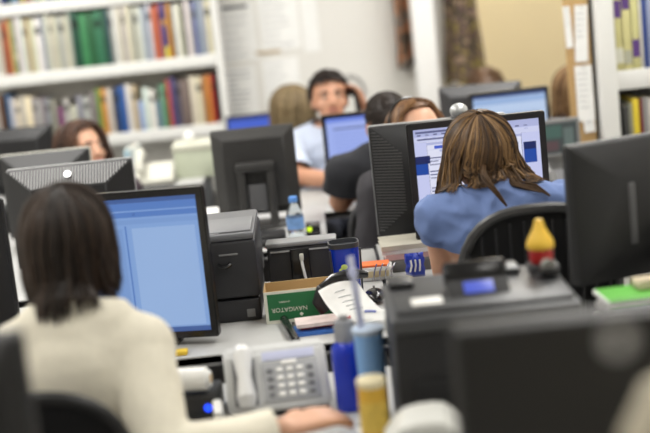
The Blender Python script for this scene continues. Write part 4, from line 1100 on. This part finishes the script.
# paper stack the sheet lies on
p = c
t = thing('paper_stack', 'low stack of white paper under the loose printed sheet', 'paper', (c.x + .055, c.y + .03, .73), R(14))
g = MB(); rn = random.Random(4)
for i in range(8): g.box((rn.uniform(-.002, .002), rn.uniform(-.002, .002), .002 + .003 * i), (.12, .10, .0029))
g.build('sheets', PAPER, t)
# orange lidded box
a = at_y(362, 284, 3.86); b = at_y(394, 282, 3.86); w = b.x - a.x
t = thing('storage_box', 'small white box with an orange strip lid beside the blue tumbler', 'box', ((a.x + b.x) / 2, 3.9, .73), R(-4))
MB().box((0, 0, .02), (w, .07, .04), .005).build('box_body', WHITE, t)
MB().box((-.004, -.002, .043), (w * .92, .06, .007), .002).build('lid', mat('orange_plastic', (226, 110, 52), .45), t)
MB().box((0, -.0355, .02), (w * .8, .002, .018)).build('label_strip', mat('buff_label', (206, 190, 150), .8), t)
g = MB()
for i in range(4): g.tube([(-w * .1 + .018 * i, -.04, .002), (-.004 + .016 * i, -.044, .03), (.004 + .018 * i, -.036, .05)], .0022, 6)
g.build('paper_clip', CHROME, t)
# white dish + mouse
p = at_z(383, 297, .74)
t = thing('computer_mouse', 'black computer mouse on the desk right of the loose sheet', 'mouse', (.112, 3.62, .7305), R(0))
MB().ell((0, 0, .0185), (.028, .048, .018)).build('shell', GLOSS, t); MB().cyl((-.003, .025, .034), (.003, .025, .034), .006, seg=12).build('scroll_wheel', DGREY, t)
# grey tray with stacked books under the monitors
a = at_y(386, 262, 3.96)
t = thing('letter_tray', 'grey plastic letter tray under the stacked books below the slatted monitor', 'tray', (a.x + .075, 4.02, .73))
MB().box((0, 0, .019), (.15, .16, .038), .004).build('tray_body', mat('tray_dim_grey', (112, 110, 106), .5), t)
MB().box((0, -.0815, .02), (.12, .003, .024), .001).build('drawer_front', mat('tray_dim_grey2', (92, 90, 88), .5), t)
for i, (z, th, c, w_, rz) in enumerate([(.0382, .016, (186, 150, 146), 'pinkish book directly on the grey letter tray', 2), (.0544, .012, (206, 204, 200), 'white book second in the stack below the slatted monitor', -2), (.0666, .014, (176, 172, 158), 'grey beige book topmost in the stack below the slatted monitor', 1)]):
    t = thing('book', w_, 'book', (a.x + .082 - .004 * i, 4.02, .73 + z), R(rz), 'books stacked below the slatted monitor')
    m = mat('stk_%d' % i, c, .6, var=.1)
    MB().box((.0, 0, th / 2), (.165, .15, th - .003)).build('pages', PAPER, t)
    MB().box((0, 0, th - .001), (.17, .155, .002)).build('cover', m, t); MB().box((0, 0, .001), (.17, .155, .002)).build('cover', m, t)
    MB().box((0, -.0775, th / 2), (.17, .002, th)).build('spine', m, t)
# blue packet + cream crumple
p = at_y(414, 256, 3.86)
t = thing('snack_packet', 'crumpled blue and white packet beside the arm of the woman in blue', 'packet', (p.x, 3.86, .73))
def pk(u, v):
    x, z = (u - .5) * .055, v * .072
    bulge = .016 * math.sin(PI * u) ** .6 * math.sin(PI * v) ** .6
    k = noise.noise(V((u * 5, v * 5, 1))) * .006
    return x, z, bulge, k
g = MB(); BLU = mat('packet_blue', (26, 52, 158), .3, var=.2, scale=60)
g.m(BLU).grid(lambda u, v: V((pk(u, v)[0] + pk(u, v)[3], -pk(u, v)[2] + pk(u, v)[3], pk(u, v)[1])), 14, 14); g.grid(lambda u, v: V((pk(u, v)[0] + pk(u, v)[3], pk(u, v)[2] + pk(u, v)[3], pk(u, v)[1])), 14, 14)
g.build('packet_body', None, t)
g = MB().m(WHITE)
for i in range(3): g.tube([(-.016 + .014 * i, -.0165 + .003 * i, .02), (-.01 + .012 * i, -.019, .04), (-.012 + .013 * i, -.0165, .055)], .0026, 6)
g.build('printed_stripe', None, t)
p = at_y(404, 264, 3.82)
tag(MB().grid(lambda u, v: V((.05 * (u - .5) + .01 * math.sin(v * 9), .03 * (v - .5) + .008 * math.sin(u * 8), .012 + .016 * abs(math.sin(u * 6 + v * 3)) * (1 - abs(2 * v - 1)))), 16, 12, .001).build('paper_napkin', mat('cream_tissue', (226, 218, 180), .9), None, loc=(p.x - .012, 3.80, .725)), 'crumpled cream tissue beside the blue packet on the desk', 'tissue')
# silver webcam dome on top of the back to back monitors
p = at_y(459, 112, 4.2)
WEBCAM = p
# black cable over the desk edge
g = MB(); g.tube([(-.135, 3.49, .7425), (-.125, 3.42, .7425), (-.112, 3.33, .7425), (-.102, 3.268, .742), (-.094, 3.252, .715), (-.09, 3.25, .5), (-.1, 3.3, .2), (-.1, 3.35, .01)], .011, 10)
tag(g.build('cable', GLOSS, None), 'thick black cable hanging over the desk edge beside the green lid', 'cable')
# water bottle
p = at_y(297, 238, 4.56)
t = thing('water_bottle', 'small clear water bottle with blue cap and blue label', 'bottle', (p.x, 4.56, .73))
CLEAR = mat('clear_plastic', (232, 240, 244), .08, trans=.92, var=.01)
MB().lathe([(0, .002), (.024, 0), (.029, .004), (.029, .03), (.027, .034), (.029, .038), (.029, .09), (.026, .105), (.013, .128), (.012, .138), (0, .138)], 28).build('bottle_body', CLEAR, t)
MB().lathe([(.0295, .045), (.0295, .085), (.0298, .085), (.0298, .045)], 28).build('label', mat('bottle_label_blue', (120, 160, 214), .5, var=.3, scale=40), t)
MB().lathe([(0, .136), (.0145, .136), (.0145, .152), (.013, .154), (0, .154)], 24).build('cap', mat('cap_blue', (96, 150, 222), .4), t)
# adapter with green light + papers by far monitor
p = at_y(305, 232, 4.5)
t = thing('power_adapter', 'black adapter with a yellow green light beside the water bottle', 'adapter', (-.045, 4.66, .73))
MB().box((0, 0, .018), (.05, .09, .036), .006).build('adapter_case', GLOSS, t)
MB().ell((-.012, -.046, .026), (.009, .003, .009), None, 12, 8).build('indicator_light', emit('lime_led', (190, 225, 30), 1.6), t)
for i, (px, py, w_, hh) in enumerate([(214, 216, 'lower stack of printed papers left of the arched monitor stand', .02), (212, 200, 'taller paper stack behind the left leg of the arched monitor', .045)]):
    q2 = at_z(px, py + 8, .73)
    t = thing('paper_stack', w_, 'paper', (q2.x, (4.74, 5.10)[i], .73), R(8 - 14 * i), 'paper stacks by the arched monitor')
    g = MB(); rn = random.Random(i)
    n = int(hh / .004)
    for k in range(n): g.box((rn.uniform(-.004, .004), rn.uniform(-.004, .004), .002 + .004 * k), (.17, .12, .0038))
    g.build('sheets', PAPER, t)
t = thing('docking_station', 'flat black dock box lying on the desk left of the water bottle', 'dock', (-.215, 4.56, .73), R(-3))
MB().box((0, 0, .02), (.15, .11, .04), .008).build('dock_case', BLACK, t); MB().box((0, -.056, .022), (.10, .003, .012), .001).build('port_strip', DGREY, t)
# telephone at right behind monitor
p = at_z(556, 172, .80)
t = thing('telephone', 'grey desk telephone below the small dim screen at right', 'telephone', (at_y(559, 175, 4.96).x - .0, 4.965, .73), R(8))
MB().prism([(-.06, 0), (.06, 0), (.06, .075), (-.06, .035)], .13, Matrix.Translation((-.065, 0, 0)) @ Matrix.Rotation(PI / 2, 4, 'Z') @ Matrix.Rotation(PI / 2, 4, 'X'), .004).build('telephone_body', DGREY, t)
MB().tube([(-.04, -.05, .055), (-.042, -.045, .075), (-.04, 0, .082), (-.04, .045, .1), (-.038, .055, .09)], [.016, .018, .012, .018, .016], 10).build('handset', MGREY, t)

# ------------------------------------------------------------------ near side desk (top at 0.70)
ZN = .70
# silver desk telephone
p = at_z(281, 400, ZN)
t = thing('telephone', 'wide silver desk telephone with handset and keypad beside the dark blue bottle', 'telephone', (-.142, 2.90, ZN), R(4))
SV = mat('phone_silver', (196, 197, 196), .35, .15); SVD = mat('phone_silver_dark', (150, 151, 152), .4, .1)
tw_ = .225
MB().prism([(-.07, .012), (-.066, .03), (.03, .122), (.075, .127), (.085, .11), (.085, .012)], tw_, Matrix.Translation((-tw_ / 2, 0, 0)) @ Matrix.Rotation(PI / 2, 4, 'Z') @ Matrix.Rotation(PI / 2, 4, 'X'), .008).build('telephone_body', SV, t)
MB().box((0, .01, .008), (tw_ * .94, .14, .016), .004).build('rubber_base', GLOSS, t)
sl = math.atan2(.092, .096); FR = RX(sl); nrm = V((0, -math.sin(sl), math.cos(sl)))
def face(x, k, off=.001): return V((x, -.066 + .096 * k, .03 + .092 * k)) + nrm * off
MB().box(face(-.07, .45, .0), (.05, .115, .006), .003, FR).build('handset_cradle', mat('cradle_grey', (84, 85, 86), .4), t)
g = MB(); g.tube([face(-.07, -.02, .012), face(-.07, .08, .024), face(-.07, .45, .026), face(-.07, .85, .026), face(-.07, .98, .016)], [.018, .022, .015, .022, .018], 14); g.build('handset', mat('handset_silver', (214, 214, 212), .3), t)
MB().box(face(.03, .88, .0), (.115, .022, .004), .001, FR).build('display', mat('lcd_lavender', (186, 190, 214), .25), t)
MB().box(face(.03, .40, .0), (.125, .1, .003), .002, FR).build('key_panel', SVD, t)
kd = mat('key_dark', (104, 105, 108), .5)
for r_ in range(4):
    for c_ in range(5):
        MB().box(face(-.014 + .022 * c_, .60 - .15 * r_, .002), (.014, .011, .005), .002, FR).build('key', WHITE if c_ in (1, 2, 3) else kd, t)
MB().box(face(.03, .73, .002), (.034, .012, .005), .003, FR).build('navigation_key', WHITE, t)
# dark blue bottle
p = at_z(343, 404, ZN)
t = thing('sports_bottle', 'dark blue metal bottle with a clear grey cap beside the silver telephone', 'bottle', (.016, 2.84, ZN))
MB().lathe([(0, 0), (.031, 0), (.0335, .004), (.0335, .125), (.031, .14), (.020, .152), (0, .153)], 32).build('bottle_body', mat('cobalt_enamel', (20, 50, 182), .22, .1, var=.05), t)
MB().lathe([(0, .150), (.021, .150), (.023, .154), (.023, .185), (.019, .196), (0, .198)], 28).build('cap', mat('smoky_clear_plastic', (170, 172, 176), .25, trans=.35), t)
MB().lathe([(0, .196), (.010, .196), (.010, .206), (0, .208)], 20).build('spout', MGREY, t)
# pale blue tall beaker with ruler
p = at_y(379, 388, 2.74)
t = thing('beaker', 'tall pale blue plastic beaker behind the yellow can', 'cup', (p.x - .011, 2.74, ZN))
MB().lathe([(0, 0), (.026, 0), (.028, .004), (.031, .196), (.0325, .2), (.0295, .2), (.026, .008), (0, .008)], 32).build('beaker_wall', mat('pale_blue_plastic', (138, 188, 248), .3, trans=.1), t)
MB().lathe([(.0318, .192), (.0332, .192), (.0335, .202), (.0318, .202)], 32).build('rim', mat('yellow_rim', (170, 186, 206), .5), t)
pb, pt_ = V((p.x - .013, 2.735, ZN + .012)), at_y(350, 256, 2.75)
d = pt_ - pb
g = MB(); q3 = d.to_track_quat('Z', 'Y').to_matrix()
g.box((0, 0, d.length / 2), (.020, .003, d.length), .001, None)
t = thing('ruler', 'pale translucent ruler standing tilted in the blue beaker', 'ruler', pb); t.rotation_mode = 'QUATERNION'; t.rotation_quaternion = d.to_track_quat('Z', 'Y')
g.build('ruler_blade', mat('lavender_clear', (206, 210, 232), .2, trans=.3), t)
g = MB()
for i in range(30): g.box((-.0075, -.0018, .02 + (d.length - .04) * i / 29), (.004, .0004, .0007))
g.build('scale_marks', INK, t)
MB().cyl((0, -.004, d.length - .035), (0, .004, d.length - .035), .011, seg=20).build('hanging_disc', mat('lavender_disc', (190, 196, 226), .3), t)
# yellow can
p = at_y(373, 400, 2.52)
t = thing('can', 'tall yellow can with a pale top in front of the blue beaker', 'can', (p.x, 2.52, ZN))
MB().lathe([(0, 0), (.027, 0), (.028, .003), (.028, .150), (0, .15)], 32).build('can_wall', mat('can_yellow', (222, 176, 62), .45, var=.08), t)
MB().lathe([(0, .148), (.029, .148), (.029, .160), (.026, .163), (0, .163)], 32).build('lid', mat('can_pale_lid', (226, 214, 176), .4), t)
MB().lathe([(.0282, .06), (.0282, .12), (.0285, .12), (.0285, .06)], 32).build('label_band', mat('can_label', (224, 186, 84), .5, var=.3, scale=50), t)
# white box in front
p = at_y(424, 410, 2.33)
t = thing('card_file', 'white plastic file box with dark base in front of the black printer', 'box', (p.x - .005, 2.35, ZN), R(-6))
MB().prism([(-.075, .09), (-.045, .128), (-.02, .138), (.03, .142), (.05, .134), (.09, .085), (.085, .02), (-.07, .02)], .13, Matrix.Translation((0, .065, 0)) @ Matrix.Rotation(PI / 2, 4, 'X'), .006).build('box_shell', mat('offwhite_plastic', (206, 206, 200), .4), t)
MB().box((.009, 0, .012), (.13, .12, .024), .004).build('dark_base', GLOSS, t)
MB().box((.0, -.0665, .07), (.11, .003, .012), .001).build('slot', DGREY, t)
# white roll, router and white charger by the woman's arm
p = at_z(196, 372, ZN)
t = thing('paper_roll', 'white paper roll lying beside the sleeve of the woman in cream', 'roll', (-.335, 2.90, ZN + .055), R(-8))
MB().cyl((-.07, 0, 0.028), (.05, 0, .028), .026, seg=28, bev=.008).build('roll_paper', PAPER, t)
MB().cyl((.049, 0, .028), (.0515, 0, .028), .010, seg=16).build('core', CARD, t)
t = thing('router', 'black router box with a glowing blue light under the white roll', 'router', (-.318, 2.90, ZN - .0), R(-4))
RT = t
MB().box((-.005, .02, .027), (.10, .12, .054), .006).build('router_case', BLACK2, t)
MB().ell((.026, -.041, .028), (.009, .004, .009), None, 14, 8).build('blue_light', emit('blue_led', (20, 70, 255), 2.2), t)
t = thing('charger', 'upright white charger block between the blue light and the silver telephone', 'charger', (-.278, 2.77, ZN), R(6))
MB().box((.012, 0, .03), (.02, .09, .06), .006).build('charger_case', WHITE, t); MB().box((.005, 0, .004), (.03, .1, .008), .002).build('foot', MGREY, t)
# white keyboard paper under hand: papers
p = at_z(350, 415, ZN)
t = thing('notepad', 'white notepad on the side desk under the dark blue bottle', 'notepad', (.046, 2.65, ZN), R(2))
MB().box((0, 0, .004), (.05, .10, .008), .001).build('pages', PAPER, t); MB().box((0, .046, .0085), (.05, .008, .002)).build('binding', INK, t)
# yellow pencil stub near the near monitor
p = at_z(181, 351, .742)
tag(MB().box((0, 0, .006), (.03, .03, .012), .003).build('sticky_pad', mat('sticky_yellow', (226, 190, 60), .8), None, loc=(p.x, 3.30, .73)), 'small yellow pad at the desk edge below the near blue monitor', 'pad')

# big black printer
yf, yb2 = 2.5, 2.8
a = at_y(390, 308, yf); b = at_y(581, 290, yf)
w = b.x - a.x; cx = (a.x + b.x) / 2
t = thing('multifunction_printer', 'wide black printer with a small blue display in front of the mesh chair', 'printer', (cx, (yf + yb2) / 2, ZN))
D_ = yb2 - yf; PK = mat('printer_soft_black', (26, 26, 28), .5, bump=.1, bscale=500); PG = mat('printer_edge_grey', (66, 67, 69), .4)
MB().box((0, 0, .125), (w, D_, .25), .014).build('body', PK, t)
MB().box((0, -.004, .262), (w + .004, D_ + .008, .032), .010).build('scanner_bed', PG, t)
MB().box((0, .0, .281), (w - .02, D_ - .02, .012), .005).build('scanner_lid', mat('printer_lid_grey', (42, 43, 45), .45), t)
MB().box((-.0, -D_ / 2 + .10, .292), (.12, .06, .012), .004, RX(R(28))).build('control_panel', mat('panel_matte_black', (20, 20, 21), .7), t)
MB().box((-.0, -D_ / 2 + .098, .2995), (.058, .032, .003), .001, RX(R(28))).build('display', emit('lcd_blue', (72, 92, 200), 1.1), t)
MB().box((.0, -D_ / 2 + .152, .314), (.125, .03, .05), .008, RX(R(-20))).build('panel_hood', GLOSS, t)
MB().box((-.105, -D_ / 2 + .07, .288), (.06, .05, .003), .001).build('white_label', WHITE, t)
MB().box((-.145, .08, .292), (.05, .08, .014), .004).build('hinge_cover', BLACK, t)
MB().box((.07, .10, .294), (.06, .07, .016), .006).build('feeder_guide', PG, t); MB().box((.15, .09, .293), (.06, .06, .014), .005).build('feeder_end', PG, t)
MB().box((0, -D_ / 2 - .002, .10), (w * .8, .008, .10), .004).build('paper_tray_front', BLACK, t)
MB().cyl((w / 2 - .05, -D_ / 2 - .001, .20), (w / 2 - .05, -D_ / 2 - .006, .20), .010, seg=20).build('side_button', DGREY, t)
# yellow and red glue bottle
p = at_y(541, 260, 2.74)
t = thing('glue_bottle', 'small red bottle with a pointed yellow cap standing on the black printer', 'bottle', (p.x, 2.735, ZN + .302))
MB().lathe([(0, 0), (.022, 0), (.024, .004), (.0245, .026), (.023, .031), (0, .031)], 28).build('bottle_body', mat('bottle_red', (176, 40, 40), .4), t)
MB().lathe([(.027, .030), (.0285, .034), (.0275, .044), (.020, .058), (.012, .073), (.0095, .084), (.007, .089), (0, .091)], 28).build('cap', mat('cap_yellow', (236, 192, 66), .4), t)
p = at_y(552, 266, 2.64)
t = thing('tape_dispenser', 'small black tape dispenser on the printer beside the yellow capped bottle', 'tape dispenser', (p.x - .004, 2.66, ZN + .2895), R(10))
MB().box((0, 0, .009), (.04, .03, .018), .006).build('dispenser_body', GLOSS, t); MB().cyl((0, -.007, .021), (0, .007, .021), .014, seg=24).build('tape_roll', mat('tape_grey', (120, 120, 114), .4), t)
# desktop computer lying flat with folders
t = thing('desktop_computer', 'dark desktop computer case lying flat under the stacked folders at right', 'computer', (.78, 2.745, ZN), R(3))
MB().box((0, 0, .0825), (.38, .25, .165), .006).build('case', BLACK2, t); MB().box((0, -.127, .0825), (.37, .006, .155), .003).build('front_panel', DGREY, t)
MB().cyl((.14, -.130, .06), (.14, -.133, .06), .008, seg=18).build('power_button', SILVER, t)
for i, (c, w_, th, dx, rz) in enumerate([((206, 204, 198), 'white folder at the bottom of the stack on the dark computer case', .022, .0, 2), ((214, 210, 208), 'grey white folder with pink spot, second from the bottom of the stack', .024, .012, 5), ((196, 214, 226), 'pale blue folder just beneath the green one', .006, .01, 3), ((96, 178, 66), 'bright green folder on top of the stack at right', .012, .002, 4)]):
    z = ZN + .1652 + sum((.022, .024, .006, .012)[:i]) + .0004 * i
    p = at_y(596, 285, 2.72)
    t = thing('folder', w_, 'folder', (p.x + .125 + dx, 2.70, z), R(rz), 'folders stacked at right')
    m = mat('folder_%d' % i, c, .5, var=.05)
    MB().box((.003, 0, th / 2), (.238, .105, max(.002, th - .003))).build('pages', PAPER, t)
    MB().box((0, 0, th - .0008), (.245, .11, .0016)).build('cover', m, t); MB().box((0, 0, .0008), (.245, .11, .0016)).build('cover', m, t)
    MB().cyl((-.121, -.054, th / 2), (-.121, .054, th / 2), th / 2 * .98, seg=16).build('spine', m if i in (0, 1) else PAPER, t)
p = at_y(636, 266, 2.8)
t = thing('envelope', 'beige envelope on the green folder below the right monitor', 'envelope', (p.x + .06, 2.725, ZN + .2318), R(6))
MB().box((0, 0, .009), (.17, .05, .018), .004).build('envelope_body', mat('beige_paper', (206, 192, 166), .8), t); MB().box((0, -.01, .0185), (.16, .03, .001)).build('flap', mat('beige_paper2', (190, 176, 150), .8), t)
# cream high backed chair, cropped at the lower right corner
p = at_y(640, 372, 1.3)
t = thing('office_chair', 'cream high backed chair cropped at the lower right corner', 'chair', (p.x + .17, 1.12, 0), R(0))
CRM = mat('cream_upholstery', (206, 198, 178), .8, var=.04, bump=.2, bscale=300)
MB().lathe([(0, .70), (.10, .70), (.19, .72), (.20, .80), (.195, p.z - .06), (.17, p.z - .012), (.12, p.z + .012), (0, p.z + .016)], 40, Matrix.Translation((0, .17, 0)), sy=.22, sq=2.6).build('backrest', CRM, t)
MB().box((0, .0, .44), (.44, .42, .09), .03).build('seat', CRM, t)
MB().box((0, .175, .60), (.07, .03, .30), .008).build('back_bracket', BLACK, t)
MB().cyl((0, 0, .08), (0, 0, .40), .026).build('gas_lift', CHROME, t)
g = MB()
for k in range(5): g.tube([(0, 0, .1), (math.cos(2 * PI * k / 5) * .26, math.sin(2 * PI * k / 5) * .26, .05)], [.028, .016], 8)
g.build('star_base', BLACK, t)
for k in range(5):
    MB().ell((math.cos(2 * PI * k / 5) * .26, math.sin(2 * PI * k / 5) * .26, .027), (.027, .027, .027), None, 14, 8).build('caster', GLOSS, t)
# cropped monitor at lower left
p = at_y(29, 330, 1.86)
monitor('near black monitor back cropped at the lower left corner', (p.x - .198, 1.80, .73), R(180), .41, .36, p.z - .71 - .36, None, None, mat('soft_black_plastic', (20, 20, 21), .5), a=.03, b=.03, d=.03)
# webcam
t = thing('webcam', 'silver round webcam clipped on top of the slatted monitor', 'webcam', (WEBCAM.x, 4.205, M3TOP))
MB().ell((0, 0, .022), (.028, .022, .022)).build('webcam_body', mat('webcam_silver', (188, 190, 190), .3, .4, var=.2, scale=80), t)
MB().box((0, 0, .003), (.05, .05, .006), .002).build('clip', DGREY, t)
MB().cyl((0, .02, .024), (0, .024, .024), .01, seg=18).build('lens', GLOSS, t)
